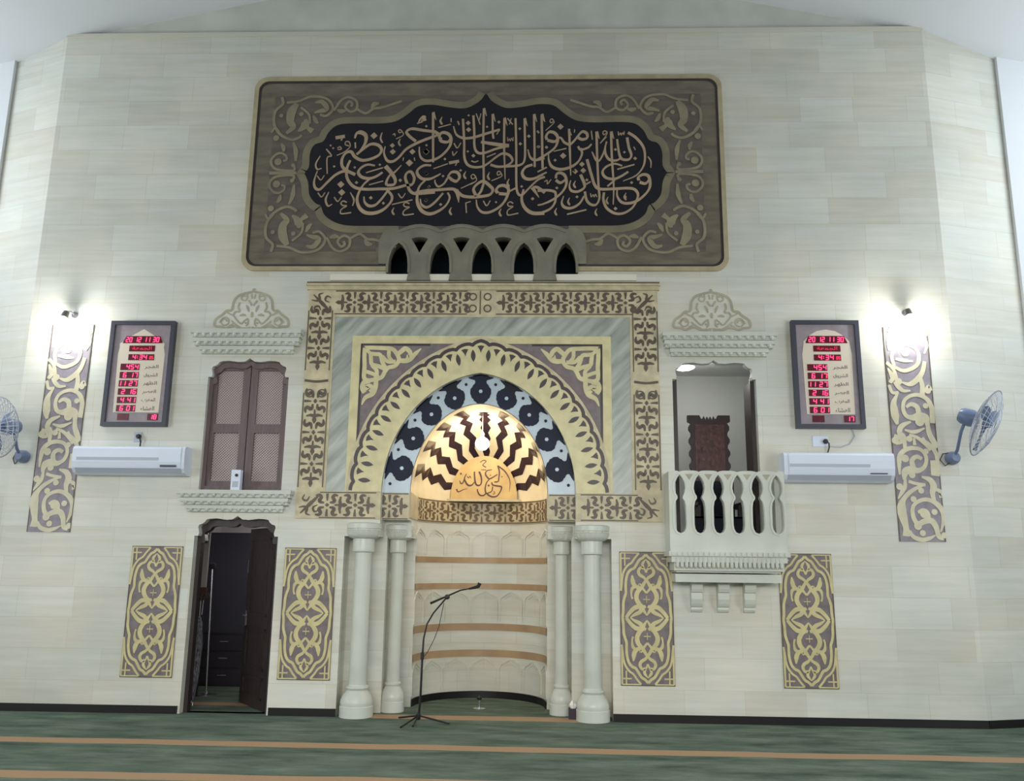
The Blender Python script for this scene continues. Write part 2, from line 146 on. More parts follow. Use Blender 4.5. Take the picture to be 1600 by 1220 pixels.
def stone_wall_mat():
    m = bpy.data.materials.new('limestone_blocks')
    m.use_nodes = True
    nt = m.node_tree
    N, L = nt.nodes, nt.links
    b = N['Principled BSDF']
    b.inputs['Roughness'].default_value = 0.38
    b.inputs['Specular IOR Level'].default_value = 0.35
    tc = N.new('ShaderNodeTexCoord')
    sx = N.new('ShaderNodeSeparateXYZ')
    L.new(tc.outputs['Object'], sx.inputs[0])
    cx = N.new('ShaderNodeCombineXYZ')
    L.new(sx.outputs['X'], cx.inputs['X'])
    L.new(sx.outputs['Z'], cx.inputs['Y'])
    br = N.new('ShaderNodeTexBrick')
    L.new(cx.outputs[0], br.inputs['Vector'])
    br.inputs['Scale'].default_value = 1.0
    br.inputs['Brick Width'].default_value = 0.86
    br.inputs['Row Height'].default_value = 0.346
    br.inputs['Mortar Size'].default_value = 0.0035
    br.inputs['Mortar Smooth'].default_value = 0.5
    br.inputs['Bias'].default_value = 0.0
    br.offset = 0.5
    br.squash = 0.78
    br.squash_frequency = 3
    br.inputs['Color1'].default_value = lin((216, 214, 207))
    br.inputs['Color2'].default_value = lin((225, 227, 224))
    br.inputs['Mortar'].default_value = lin((207, 205, 195))
    # long level streaks of the sawn limestone
    mp = N.new('ShaderNodeMapping')
    mp.inputs['Scale'].default_value = (0.55, 1, 9)
    L.new(tc.outputs['Object'], mp.inputs['Vector'])
    nz = N.new('ShaderNodeTexNoise')
    nz.inputs['Scale'].default_value = 1.6
    nz.inputs['Detail'].default_value = 6
    nz.inputs['Roughness'].default_value = 0.62
    L.new(mp.outputs[0], nz.inputs['Vector'])
    rp = N.new('ShaderNodeValToRGB')
    rp.color_ramp.elements[0].position = 0.30
    rp.color_ramp.elements[0].color = lin((234, 229, 215))
    rp.color_ramp.elements[1].position = 0.66
    rp.color_ramp.elements[1].color = lin((255, 255, 253))
    L.new(nz.outputs['Fac'], rp.inputs[0])
    mx = N.new('ShaderNodeMix')
    mx.data_type = 'RGBA'
    mx.blend_type = 'MULTIPLY'
    mx.inputs[0].default_value = 0.62
    L.new(br.outputs['Color'], mx.inputs[6])
    L.new(rp.outputs[0], mx.inputs[7])
    # a second, broader mottling
    n2 = N.new('ShaderNodeTexNoise')
    n2.inputs['Scale'].default_value = 1.1
    n2.inputs['Detail'].default_value = 3
    L.new(tc.outputs['Object'], n2.inputs['Vector'])
    r2_ = N.new('ShaderNodeValToRGB')
    r2_.color_ramp.elements[0].position = 0.35
    r2_.color_ramp.elements[0].color = lin((236, 240, 238))
    r2_.color_ramp.elements[1].position = 0.65
    r2_.color_ramp.elements[1].color = lin((255, 252, 244))
    L.new(n2.outputs['Fac'], r2_.inputs[0])
    m2 = N.new('ShaderNodeMix')
    m2.data_type = 'RGBA'
    m2.blend_type = 'MULTIPLY'
    m2.inputs[0].default_value = 0.8
    L.new(mx.outputs[2], m2.inputs[6])
    L.new(r2_.outputs[0], m2.inputs[7])
    L.new(m2.outputs[2], b.inputs['Base Color'])
    bp = N.new('ShaderNodeBump')
    bp.inputs['Strength'].default_value = 0.07
    bp.inputs['Distance'].default_value = 0.01
    L.new(br.outputs['Fac'], bp.inputs['Height'])
    bp.invert = True
    L.new(bp.outputs[0], b.inputs['Normal'])
    return m


def carpet_mat():
    m = bpy.data.materials.new('striped_carpet')
    m.use_nodes = True
    nt = m.node_tree
    N, L = nt.nodes, nt.links
    b = N['Principled BSDF']
    b.inputs['Roughness'].default_value = 0.95
    b.inputs['Specular IOR Level'].default_value = 0.1
    tc = N.new('ShaderNodeTexCoord')
    sx = N.new('ShaderNodeSeparateXYZ')
    L.new(tc.outputs['Object'], sx.inputs[0])

    def math_(op, a, b_=None, c=None):
        n = N.new('ShaderNodeMath')
        n.operation = op
        for i, v in enumerate((a, b_, c)):
            if v is None:
                continue
            if isinstance(v, (int, float)):
                n.inputs[i].default_value = v
            else:
                L.new(v, n.inputs[i])
        return n.outputs[0]
    # wavering edge
    nw = N.new('ShaderNodeTexNoise')
    nw.inputs['Scale'].default_value = 0.8
    L.new(tc.outputs['Object'], nw.inputs['Vector'])
    y = math_('ADD', sx.outputs['Y'], math_('MULTIPLY', math_('SUBTRACT', nw.outputs['Fac'], 0.5), 0.10))
    y = math_('ADD', y, math_('MULTIPLY', sx.outputs['X'], 0.006))
    # stripes every 1.30 m, first at y=-1.55
    fr = math_('ABSOLUTE', math_('SUBTRACT', math_('FRACT', math_('DIVIDE', math_('ADD', y, 1.55 + 0.65 + 130.0), 1.30)), 0.5))
    st = math_('MULTIPLY', math_('LESS_THAN', fr, 0.088), math_('LESS_THAN', y, -0.9))

    def box(x0, x1, y0, y1):
        a = math_('MULTIPLY', math_('GREATER_THAN', sx.outputs['X'], x0), math_('LESS_THAN', sx.outputs['X'], x1))
        c = math_('MULTIPLY', math_('GREATER_THAN', y, y0), math_('LESS_THAN', y, y1))
        return math_('MULTIPLY', a, c)
    st = math_('MAXIMUM', st, box(-1.15, 1.3, -0.06, 0.20))
    st = math_('MAXIMUM', st, box(-3.6, -2.2, 0.60, 0.80))
    mp = N.new('ShaderNodeMapping')
    mp.inputs['Scale'].default_value = (1.0, 3.2, 1)
    L.new(tc.outputs['Object'], mp.inputs['Vector'])
    nz = N.new('ShaderNodeTexNoise')
    nz.inputs['Scale'].default_value = 1.3
    nz.inputs['Detail'].default_value = 7
    nz.inputs['Roughness'].default_value = 0.65
    L.new(mp.outputs[0], nz.inputs['Vector'])
    rp = N.new('ShaderNodeValToRGB')
    rp.color_ramp.elements[0].position = 0.30
    rp.color_ramp.elements[0].color = lin((66, 82, 70))
    rp.color_ramp.elements[1].position = 0.70
    rp.color_ramp.elements[1].color = lin((124, 137, 122))
    L.new(nz.outputs['Fac'], rp.inputs[0])
    mx = N.new('ShaderNodeMix')
    mx.data_type = 'RGBA'
    L.new(st, mx.inputs[0])
    L.new(rp.outputs[0], mx.inputs[6])
    mx.inputs[7].default_value = lin((176, 146, 116))
    nf = N.new('ShaderNodeTexNoise')
    nf.inputs['Scale'].default_value = 90
    L.new(tc.outputs['Object'], nf.inputs['Vector'])
    bp = N.new('ShaderNodeBump')
    bp.inputs['Strength'].default_value = 0.4
    bp.inputs['Distance'].default_value = 0.01
    L.new(nf.outputs['Fac'], bp.inputs['Height'])
    L.new(mx.outputs[2], b.inputs['Base Color'])
    L.new(bp.outputs[0], b.inputs['Normal'])
    return m


WALL = stone_wall_mat()
CARPET = carpet_mat()
PLASTER = mat('white_plaster', (224, 227, 230), 0.9)
GREYPL = mat('grey_plaster', (206, 209, 200), 0.9, var=0.05, scale=2)
CREAM = mat('cream_marble', (214, 205, 158), 0.42, var=0.07, scale=7)
CREAM2 = mat('pale_cream_stone', (202, 191, 158), 0.5, var=0.10, scale=9)
DARK = mat('dark_brown_stone', (94, 84, 70), 0.45, var=0.12, scale=8)
DARKP = mat('dark_mauve_stone', (120, 110, 112), 0.45, var=0.12, scale=10)
BLACKB = mat('dark_aubergine_stone', (60, 50, 54), 0.4)
MARB = mat('grey_green_marble', (186, 193, 182), 0.3, rgb2=(132, 140, 134), scale=2.2, stretch=(4.5, 1, 0.7), turn=0.75)
PANEL = mat('grey_brown_marble', (124, 116, 98), 0.4, rgb2=(98, 90, 80), scale=3.5, stretch=(0.8, 1, 3))
CREAM4 = mat('strip_cream_stone', (212, 204, 174), 0.45, var=0.06, scale=7)
DARKV2 = mat('strip_mauve_stone', (140, 133, 142), 0.45, var=0.12, scale=10)
CREAM3 = mat('panel_cream_stone', (203, 192, 142), 0.45, var=0.07, scale=7)
PANELD = mat('dark_grey_brown_marble', (106, 98, 90), 0.45, rgb2=(90, 82, 76), scale=4, stretch=(0.8, 1, 3))
PANELL = mat('olive_marble_band', (138, 130, 104), 0.4, rgb2=(116, 110, 92), scale=3)
SCROLL = mat('muted_cream_stone', (148, 140, 112), 0.5, rgb2=(128, 120, 102), scale=5)
TAN = mat('tan_stone_edge', (176, 164, 132), 0.5, var=0.08)
BLACK = mat('black_granite', (32, 31, 38), 0.35, spec=0.3)
LETTER = mat('beige_letter_stone', (178, 156, 130), 0.5, var=0.06, scale=5)
GREYST = mat('grey_stone', (134, 130, 114), 0.55, rgb2=(116, 113, 101), scale=5)
COLM = mat('pale_column_stone', (202, 205, 195), 0.35, var=0.04, scale=3)
CARVE = mat('carved_groove_stone', (172, 167, 146), 0.7, var=0.08)
ICE = mat('ice_blue_marble', (186, 204, 216), 0.3, var=0.05, scale=5)
NAVY = mat('navy_marble', (24, 29, 44), 0.5, rgb2=(22, 34, 60), scale=3, spec=0.25)
WHITE = mat('white_marble', (244, 242, 236), 0.25)
SAND = mat('warm_cream_marble', (246, 226, 186), 0.16, var=0.04, scale=4)
ZIG = mat('dark_zigzag_marble', (50, 34, 40), 0.16)
GOLD = mat('gold_plaque', (204, 170, 98), 0.4, metal=0.1, rgb2=(188, 150, 88), scale=5)
INK = mat('brown_lettering', (78, 46, 22), 0.5)
BROWNST = mat('brown_stone_stripe', (180, 152, 116), 0.4, rgb2=(158, 130, 100), scale=2.5)
SKIRT = mat('black_skirting', (17, 14, 16), 0.4)
WOOD = mat('dark_wood', (58, 47, 46), 0.45, rgb2=(44, 35, 36), scale=4, stretch=(6, 6, .6))
SHUT = mat('mauve_brown_wood', (112, 96, 98), 0.5, rgb2=(98, 82, 84), scale=4, stretch=(6, 6, .6))
LATT = mat('pale_lattice_wood', (188, 174, 172), 0.6)
LATTB = mat('lattice_backing', (118, 108, 112), 0.8)
ACW = mat('white_plastic', (218, 227, 242), 0.35)
ACG = mat('grey_plastic', (176, 184, 196), 0.45)
BLK = mat('black_plastic', (22, 22, 24), 0.4)
CHROME = mat('chrome_metal', (190, 190, 195), 0.25, metal=0.9)
FRAME = mat('slate_frame', (62, 64, 76), 0.4)
FACE = mat('mauve_grey_face', (150, 140, 146), 0.35, var=0.08, scale=8)
IVORY = mat('ivory_face', (216, 205, 188), 0.35)
REDBOX = mat('dark_red_display', (92, 14, 34), 0.3)
LED = mat('red_led', (255, 60, 110), 0.4, emit=2.0)
LEDD = mat('dim_red_led', (225, 40, 75), 0.4, emit=0.7)
TXT = mat('grey_print', (70, 66, 66), 0.6)
FANB = mat('blue_grey_blade', (112, 128, 162), 0.3)
FANW = mat('grey_wire', (196, 202, 214), 0.35, metal=0.1)
BULB = mat('glowing_bulb', (255, 250, 238), 0.3, emit=22.0)
LEATHER = mat('carved_red_brown_wood', (104, 62, 52), 0.4, rgb2=(66, 38, 36), scale=16, bump=0.5)
CABD = mat('dark_cabinet', (44, 40, 48), 0.45)
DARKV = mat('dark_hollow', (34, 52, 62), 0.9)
CLOS = mat('closet_plaster', (198, 192, 192), 0.9)
ROOMW = mat('grey_room_plaster', (196, 198, 196), 0.9)

# ------------------------------------------------------------------ mesh helpers


class MB:
    def __init__(s):
        s.v, s.f = [], []

    def add(s, vs, fs):
        n = len(s.v)
        s.v += [tuple(v) for v in vs]
        s.f += [tuple(i + n for i in f) for f in fs]

    def box(s, x0, x1, y0, y1, z0, z1):
        s.add([(x0, y0, z0), (x1, y0, z0), (x1, y1, z0), (x0, y1, z0), (x0, y0, z1), (x1, y0, z1), (x1, y1, z1), (x0, y1, z1)],
              [(0, 3, 2, 1), (4, 5, 6, 7), (0, 1, 5, 4), (1, 2, 6, 5), (2, 3, 7, 6), (3, 0, 4, 7)])
        return s

    def lathe(s, prof, c=(0, 0, 0), n=32, wob=None, axis=None):
        cx, cy, cz = c
        vs = []
        for r, z in prof:
            for i in range(n):
                a = 2 * PI * i / n
                rr = r * (1 + (wob(a, z) if wob else 0))
                p = Vector((rr * math.cos(a), rr * math.sin(a), z))
                if axis is not None:
                    p = axis @ p
                vs.append((cx + p.x, cy + p.y, cz + p.z))
        fs = []
        for k in range(len(prof) - 1):
            for i in range(n):
                j = (i + 1) % n
                fs.append((k * n + i, k * n + j, (k + 1) * n + j, (k + 1) * n + i))
        fs.append(tuple(range(n))[::-1])
        fs.append(tuple((len(prof) - 1) * n + i for i in range(n)))
        s.add(vs, fs)
        return s

    def tube(s, pts, r, n=8, closed=False):
        pts = [Vector(p) for p in pts]
        m = len(pts)
        rr = r if isinstance(r, (list, tuple)) else [r] * m
        vs = []
        prev = None
        for k in range(m):
            if closed:
                t = pts[(k + 1) % m] - pts[k - 1]
            else:
                t = pts[min(k + 1, m - 1)] - pts[max(k - 1, 0)]
            t.normalize()
            if prev is None:
                a = t.orthogonal().normalized()
            else:
                a = (prev - t * prev.dot(t))
                a = a.normalized() if a.length > 1e-6 else t.orthogonal().normalized()
            prev = a
            b = t.cross(a)
            for i in range(n):
                q = 2 * PI * i / n
                vs.append(pts[k] + (a * math.cos(q) + b * math.sin(q)) * rr[k])
        fs = []
        for k in range(m if closed else m - 1):
            k2 = (k + 1) % m
            for i in range(n):
                j = (i + 1) % n
                fs.append((k * n + i, k * n + j, k2 * n + j, k2 * n + i))
        if not closed:
            fs.append(tuple(range(n))[::-1])
            fs.append(tuple((m - 1) * n + i for i in range(n)))
        s.add(vs, fs)
        return s

    def prism(s, pts, M, h, back=0.0):
        n = len(pts)
        vs = [M(u, v, h) for u, v in pts] + [M(u, v, back) for u, v in pts]
        fs = [tuple(range(n))] + [(i, (i + 1) % n, n + (i + 1) % n, n + i) for i in range(n)]
        s.add(vs, fs)
        return s

    def dot(s, c, rx, ry, M, h, n=14, rot=0.0, back=0.0):
        cr, sr = math.cos(rot), math.sin(rot)
        pts = []
        for i in range(n):
            a = 2 * PI * i / n
            x, y = rx * math.cos(a), ry * math.sin(a)
            pts.append((c[0] + x * cr - y * sr, c[1] + x * sr + y * cr))
        return s.prism(pts, M, h, back)

    def ribbon(s, pts, w, M, h, smooth=True, sub=5, back=0.0, nib=0.0, closed=False):
        s._n = getattr(s, '_n', 0) + 1
        h = h + (s._n % 40) * 2e-5
        P = [Vector((p[0], p[1])) for p in pts]
        if smooth and len(P) > 2:
            Q = []
            m = len(P)
            rng = range(m) if closed else range(m - 1)
            for i in rng:
                if closed:
                    p0, p1, p2, p3 = P[i - 1], P[i], P[(i + 1) % m], P[(i + 2) % m]
                else:
                    p1, p2 = P[i], P[i + 1]
                    p0 = P[i - 1] if i else p1 * 2 - p2
                    p3 = P[i + 2] if i + 2 < m else p2 * 2 - p1
                for k in range(sub):
                    t = k / sub
                    Q.append(0.5 * (2 * p1 + (p2 - p0) * t + (2 * p0 - 5 * p1 + 4 * p2 - p3) * t * t + (3 * p1 - p0 - 3 * p2 + p3) * t ** 3))
            if not closed:
                Q.append(P[-1])
        else:
            Q = P
        w = [w] if isinstance(w, (int, float)) else list(w)
        n = len(Q)
        D = [0.0]
        for i in range(1, n):
            D.append(D[-1] + (Q[i] - Q[i - 1]).length)
        tot = D[-1] or 1.0
        L_, R_ = [], []
        for i in range(n):
            if closed:
                a, b = Q[i - 1], Q[(i + 1) % n]
            else:
                a, b = Q[max(i - 1, 0)], Q[min(i + 1, n - 1)]
            t = (b - a)
            if t.length < 1e-9:
                t = Vector((1, 0))
            t.normalize()
            nn = Vector((-t.y, t.x))
            f = D[i] / tot * (len(w) - 1)
            k = min(int(f), len(w) - 2) if len(w) > 1 else 0
            ww = w[0] if len(w) == 1 else w[k] + (w[k + 1] - w[k]) * (f - k)
            if nib:
                ww *= 1 - nib + nib * abs(math.sin(math.atan2(t.y, t.x) - 0.95)) * 1.25
            mit = 1.0
            if not smooth and 0 < i < n - 1:
                d1 = (Q[i] - Q[i - 1]).normalized()
                mit = 1 / max(0.4, abs(nn.dot(Vector((-d1.y, d1.x)))))
            L_.append(Q[i] + nn * ww / 2 * mit)
            R_.append(Q[i] - nn * ww / 2 * mit)
        vs = []
        for a, b in zip(L_, R_):
            vs += [M(a.x, a.y, h), M(b.x, b.y, h), M(b.x, b.y, back), M(a.x, a.y, back)]
        fs = []
        for i in range(n if closed else n - 1):
            o, p = i * 4, ((i + 1) % n) * 4
            fs += [(o, o + 1, p + 1, p), (o + 1, o + 2, p + 2, p + 1), (o + 3, o, p, p + 3)]
        if not closed:
            e = (n - 1) * 4
            fs += [(0, 3, 2, 1), (e, e + 1, e + 2, e + 3)]
        s.add(vs, fs)
        return s


def flat(y0=0.0, ox=0.0, oz=0.0, sx=1.0, sz=1.0):
    return lambda u, v, h: (ox + u * sx, y0 - h, oz + v * sz)


def build(name, mb, material, parent=None, smooth=False, recalc=True):
    me = bpy.data.meshes.new(name)
    off = Vector(parent['_base']) if parent is not None else Vector((0, 0, 0))
    me.from_pydata([tuple(Vector(v) - off) for v in mb.v], [], mb.f)
    if recalc:
        bm = bmesh.new()
        bm.from_mesh(me)
        bmesh.ops.recalc_face_normals(bm, faces=bm.faces)
        bm.to_mesh(me)
        bm.free()
    me.materials.append(material)
    if smooth:
        me.shade_smooth()
        try:
            me.set_sharp_from_angle(angle=math.radians(38))
        except Exception:
            pass
    o = bpy.data.objects.new(name, me)
    COL.objects.link(o)
    if parent is not None:
        o.parent = parent
        o['_base'] = list(off)
    else:
        o['_base'] = [0.0, 0.0, 0.0]
    return o


def tag(o, label=None, cat=None, group=None, kind=None):
    if label:
        o['label'] = label
    if cat:
        o['category'] = cat
    if group:
        o['group'] = group
    if kind:
        o['kind'] = kind
    return o


def thing(name, loc, label, cat, group=None):
    o = bpy.data.objects.new(name, None)
    o.empty_display_size = 0.1
    COL.objects.link(o)
    o.location = loc
    o['_base'] = list(loc)
    return tag(o, label, cat, group)


def struct(name, mb, material, parent=None, smooth=False):
    return tag(build(name, mb, material, parent, smooth), kind='structure')


def fill(contours, y_front, depth):
    """a slab in the X-Z plane with holes (even-odd), front face at y_front"""
    cu = bpy.data.curves.new('slab', 'CURVE')
    cu.dimensions = '2D'
    cu.fill_mode = 'BOTH'
    cu.extrude = depth / 2
    for c in contours:
        sp_ = cu.splines.new('POLY')
        sp_.points.add(len(c) - 1)
        for i, p in enumerate(c):
            sp_.points[i].co = (p[0], p[1], 0, 1)
        sp_.use_cyclic_u = True
    ob = bpy.data.objects.new('slab', cu)
    COL.objects.link(ob)
    dg = bpy.context.evaluated_depsgraph_get()
    me = bpy.data.meshes.new_from_object(ob.evaluated_get(dg))
    mb = MB()
    mb.v = [(v.co.x, y_front + depth / 2 - v.co.z, v.co.y) for v in me.vertices]
    mb.f = [tuple(p.vertices) for p in me.polygons]
    bpy.data.objects.remove(ob)
    bpy.data.curves.remove(cu)
    bpy.data.meshes.remove(me)
    # weld so that normals come out consistent
    bm = bmesh.new()
    vs = [bm.verts.new(v) for v in mb.v]
    for f in mb.f:
        try:
            bm.faces.new([vs[i] for i in f])
        except Exception:
            pass
    bmesh.ops.remove_doubles(bm, verts=bm.verts, dist=1e-5)
    bm.verts.index_update()
    out = MB()
    out.v = [tuple(v.co) for v in bm.verts]
    out.f = [tuple(v.index for v in f.verts) for f in bm.faces]
    bm.free()
    return out


def text_mesh(mb, body, x, z, height, width, M, h):
    """writing laid flat and scaled to a box centred on x, z"""
    cu = bpy.data.curves.new('writing', 'FONT')
    cu.body = body
    cu.size = 1
    ob = bpy.data.objects.new('writing', cu)
    COL.objects.link(ob)
    dg = bpy.context.evaluated_depsgraph_get()
    me = bpy.data.meshes.new_from_object(ob.evaluated_get(dg))
    xs = [v.co.x for v in me.vertices]
    ys = [v.co.y for v in me.vertices]
    if xs:
        x0, x1, y0, y1 = min(xs), max(xs), min(ys), max(ys)
        k, kz = width / (x1 - x0), height / (y1 - y0)
        mb.add([M(x + (v.co.x - (x0 + x1) / 2) * k, z + (v.co.y - (y0 + y1) / 2) * kz, h) for v in me.vertices],
               [tuple(p.vertices) for p in me.polygons])
    bpy.data.objects.remove(ob)
    bpy.data.curves.remove(cu)
    bpy.data.meshes.remove(me)


def pairs(fl):
    return [(fl[i] / 1000, fl[i + 1] / 1000) for i in range(0, len(fl), 2)]


def trace(mb, strokes, dots, M, h, mx=False, diamond=True, nib=0.0, flip=1):
    for w, fl in strokes:
        mb.ribbon([(flip * x, z) for x, z in pairs(fl)], [q / 1000 for q in w], M, h, nib=nib)
    for x, z, rx, rz in dots:
        mb.dot((flip * x / 1000, z / 1000), rx / 1000, rz / 1000, M, h + 0.0012, n=4 if diamond else 12)


# ------------------------------------------------------------------ pointed arches of the niche
Z0 = 2.52


def arch_pt(a, b, t, m=None):
    """t -1 (left springing) .. 0 (apex) .. 1 (right springing)"""
    if m is None:      # the wide outer arch is pointed, the inner ones grow rounder
        m = 0.0 if a > 1.4 else (0.45 if a > 1.0 else 0.92)
    c = (b * b - a * a) / (2 * a)
    R = a + c
    top = math.acos(c / R)
    ang = (1 - abs(t)) * top
    x, z = -c + R * math.cos(ang), R * math.sin(ang)
    if m:
        ph = (1 - abs(t)) * PI / 2
        x, z = x + (a * math.cos(ph) - x) * m, z + (b * math.sin(ph) - z) * m
    return (x if t >= 0 else -x, z)


def arch_line(a, b, n=40, z0=Z0):
    return [(arch_pt(a, b, 1 - 2 * i / n)[0], z0 + arch_pt(a, b, 1 - 2 * i / n)[1]) for i in range(n + 1)]


SBZ = 2.20
A_IN = (1.145, 1.444)      # arch opening in the wall face
A_OUT = (1.537, 1.869)     # outside of the archivolt
A_DOME = (0.822, 1.088)    # small dome's arch


def between(a1, a2, t, f):
    p, q = arch_pt(*a1, t), arch_pt(*a2, t)
    return (p[0] + (q[0] - p[0]) * f, Z0 + p[1] + (q[1] - p[1]) * f)


# ------------------------------------------------------------------ the setting
XC = 5.65
DX, WX = -2.84, 2.806          # axes of door/shutter bay and of balcony bay


def bay_outline(cx, z_bot, z_top, shrink=0.0):
    """stepped ogee head of the door and the two windows"""
    h = [(0.497, -0.235), (0.455, -0.235), (0.445, -0.205), (0.452, -0.17), (0.462, -0.13), (0.45, -0.105), (0.415, -0.095),
         (0.385, -0.07), (0.37, -0.045), (0.33, -0.035), (0.25, -0.03), (0.14, -0.045), (0.06, -0.04), (0.02, -0.015), (0.0, 0.0)]
    k = 1 - shrink
    r = [(cx + x * k, z_top + z - shrink * 0.3) for x, z in h]
    l = [(cx - x * k, z_top + z - shrink * 0.3) for x, z in h[::-1][1:]]
    return [(cx + 0.497 * k, z_bot)] + r + l + [(cx - 0.497 * k, z_bot)]


niche_hole = [(1.557, 0.0), (1.557, 2.0), (A_IN[0], 2.0), (A_IN[0], Z0)] + arch_line(*A_IN, n=48)[1:-1] + [(-A_IN[0], Z0), (-A_IN[0], 2.0), (-1.557, 2.0), (-1.557, 0.0)]

# pierced arcade: five pointed openings (centre x, half width) and four triangles
AX = [-1.052, -0.531, -0.009, 0.512, 1.033]
AZ = 5.218


def arcade_arch(cx, hw=0.128, zb=AZ, zt=5.625):
    L = [(hw, 0), (hw, .10), (hw * .93, .20), (hw * .75, .29), (hw * .45, .36), (0, zt - zb)]
    return [(cx + x, zb + z) for x, z in L] + [(cx - x, zb + z) for x, z in L[::-1][1:]]


# the wall itself, with the doorway cut through the foot of it
wall_out = [(-XC, 0), (DX - 0.497, 0)] + bay_outline(DX, 0, 2.22)[::-1][1:-1] + [(DX + 0.497, 0), (-1.557, 0)] + niche_hole[::-1][1:-1] + [(1.557, 0), (XC, 0), (XC, 8.57), (-XC, 8.57)]
holes = [bay_outline(DX, 2.525, 4.137), bay_outline(WX, 1.80, 4.137), [(-1.2, 5.20), (1.18, 5.20), (1.18, 5.78), (-1.2, 5.78)]]
wf = fill([wall_out] + holes, 0.0, 0.1)
holes2 = [holes[0], [(2.05, 1.80), (4.1, 1.80), (4.1, 4.45), (2.05, 4.45)], holes[2]]
wb = fill([wall_out] + holes2, 0.1, 0.2)
wf.add(wb.v, wb.f)
struct('wall_front', wf, WALL)

# side stretches fall back from the corners of the front wall
for sg, nm, RX, RY in ((-1, 'left', 0.85, .30), (1, 'right', 1.07, 0.33)):
    x0, x1 = sg * XC, sg * (XC + RX)
    mb = MB()
    mb.add([(x0, 0, 0), (x1, RY, 0), (x1, RY, 8.7), (x0, 0, 8.7), (x0, .3, 0), (x1, RY + .3, 0), (x1, RY + .3, 8.7), (x0, .3, 8.7)],
           [(0, 1, 2, 3), (4, 5, 6, 7), (0, 1, 5, 4), (2, 3, 7, 6), (1, 2, 6, 5), (0, 3, 7, 4)])
    struct('wall_' + nm, mb, WALL)
    mb = MB()
    n_ = Vector((sg * RY, -RX, 0)).normalized() * 0.018
    a, b = Vector((x0, 0, 0)), Vector((x1, RY, 0))
    mb.add([a + n_, b + n_, b + n_ + Vector((0, 0, .085)), a + n_ + Vector((0, 0, .085)), a, b, b + Vector((0, 0, .085)), a + Vector((0, 0, .085))],
           [(0, 1, 2, 3), (3, 2, 6, 7), (0, 3, 7, 4), (1, 2, 6, 5)])
    struct('baseboard_' + nm, mb, SKIRT)
    # plain white pier that closes the stone on each side
    struct('wall_pier_' + nm, MB().box(min(x1, x1 + sg * 2.2), max(x1, x1 + sg * 2.6), RY - 0.06, RY + 0.3, 0, 8.7), PLASTER)

# gable above the stone, thin moulding, sloping ceiling
RISE = 0.215


def roof_z(x):
    return 8.57 + RISE * (XC - abs(x))


mb = MB()
mb.add([(-XC, 0.06, 8.57), (XC, 0.06, 8.57), (0, 0.06, roof_z(0)), (-XC, 0.3, 8.57), (XC, 0.3, 8.57), (0, 0.3, roof_z(0))],
       [(0, 1, 2), (3, 4, 5), (0, 1, 4, 3), (1, 2, 5, 4), (2, 0, 3, 5)])
struct('wall_gable', mb, GREYPL)
struct('trim_1', MB().box(-XC, XC, -0.03, 0.06, 8.545, 8.60), mat('pale_moulding', (206, 204, 190), 0.6))
mb = MB()
xs = [-9.0, 0.0, 9.0]
for y in (-15.0, 1.2):
    for x in xs:
        mb.v.append((x, y, roof_z(x)))
for y in (-15.0, 1.2):
    for x in xs:
        mb.v.append((x, y, roof_z(x) + .2))
mb.f = [(0, 1, 4, 3), (1, 2, 5, 4), (6, 7, 10, 9), (7, 8, 11, 10), (0, 1, 7, 6), (1, 2, 8, 7), (3, 4, 10, 9), (4, 5, 11, 10), (0, 3, 9, 6), (2, 5, 11, 8)]
struct('ceiling', mb, PLASTER)
struct('floor', MB().box(-9, 9, -15, 2.9, -0.12, 0.0), CARPET)
struct('wall_side_left', MB().box(-9.2, -9.0, -15, 0.9, 0, 8.0), PLASTER)
struct('wall_side_right', MB().box(9.0, 9.2, -15, 0.9, 0, 8.0), PLASTER)

# skirting of the front wall
for a, b in ((-XC, DX - 0.52), (DX + 0.52, -1.557), (1.557, XC)):
    struct('baseboard_front', MB().box(a, b, -0.018, 0.0, 0, 0.085), SKIRT)

# second plane of the niche (carries the inner columns) and the curved wall behind
o2 = [(1.66, 0.0), (1.66, 4.15), (-1.66, 4.15), (-1.66, 0.0)]
h2 = [(-1.105, 0.0), (-1.105, 2.0), (-A_DOME[0], 2.0), (-A_DOME[0], Z0)] + arch_line(*A_DOME, n=40)[::-1][1:-1] + [(A_DOME[0], Z0), (A_DOME[0], 2.0), (1.105, 2.0), (1.105, 0.0)]
struct('wall_recess', fill([o2 + h2], 0.3, 0.45), WALL)

# upper part of the recess: carries the ring of interlocking stones
RB = 0.10
ub = [(1.3, SBZ), (1.3, 4.08), (-1.3, 4.08), (-1.3, SBZ)]
uh = [(-A_DOME[0], SBZ), (-A_DOME[0], Z0)] + arch_line(*A_DOME, n=40)[::-1][1:-1] + [(A_DOME[0], Z0), (A_DOME[0], SBZ)]
struct('wall_recess_arch', fill([ub + uh], RB, 0.2), WALL)

# rooms behind the wall: store room, balcony room, hollow behind the arcade


def room(name, x0, x1, y0, y1, z0, z1, material):
    mb = MB()
    vs = [(x0, y0, z0), (x1, y0, z0), (x1, y1, z0), (x0, y1, z0), (x0, y0, z1), (x1, y0, z1), (x1, y1, z1), (x0, y1, z1)]
    t = 0.04
    mb.box(x0 - t, x0, y0, y1, z0, z1)
    mb.box(x1, x1 + t, y0, y1, z0, z1)
    mb.box(x0 - t, x1 + t, y1, y1 + t, z0, z1)
    mb.box(x0 - t, x1 + t, y0, y1 + t, z1, z1 + t)
    if z0 > 0.1:
        mb.box(x0 - t, x1 + t, y0, y1 + t, z0 - t, z0)
    struct(name, mb, material)


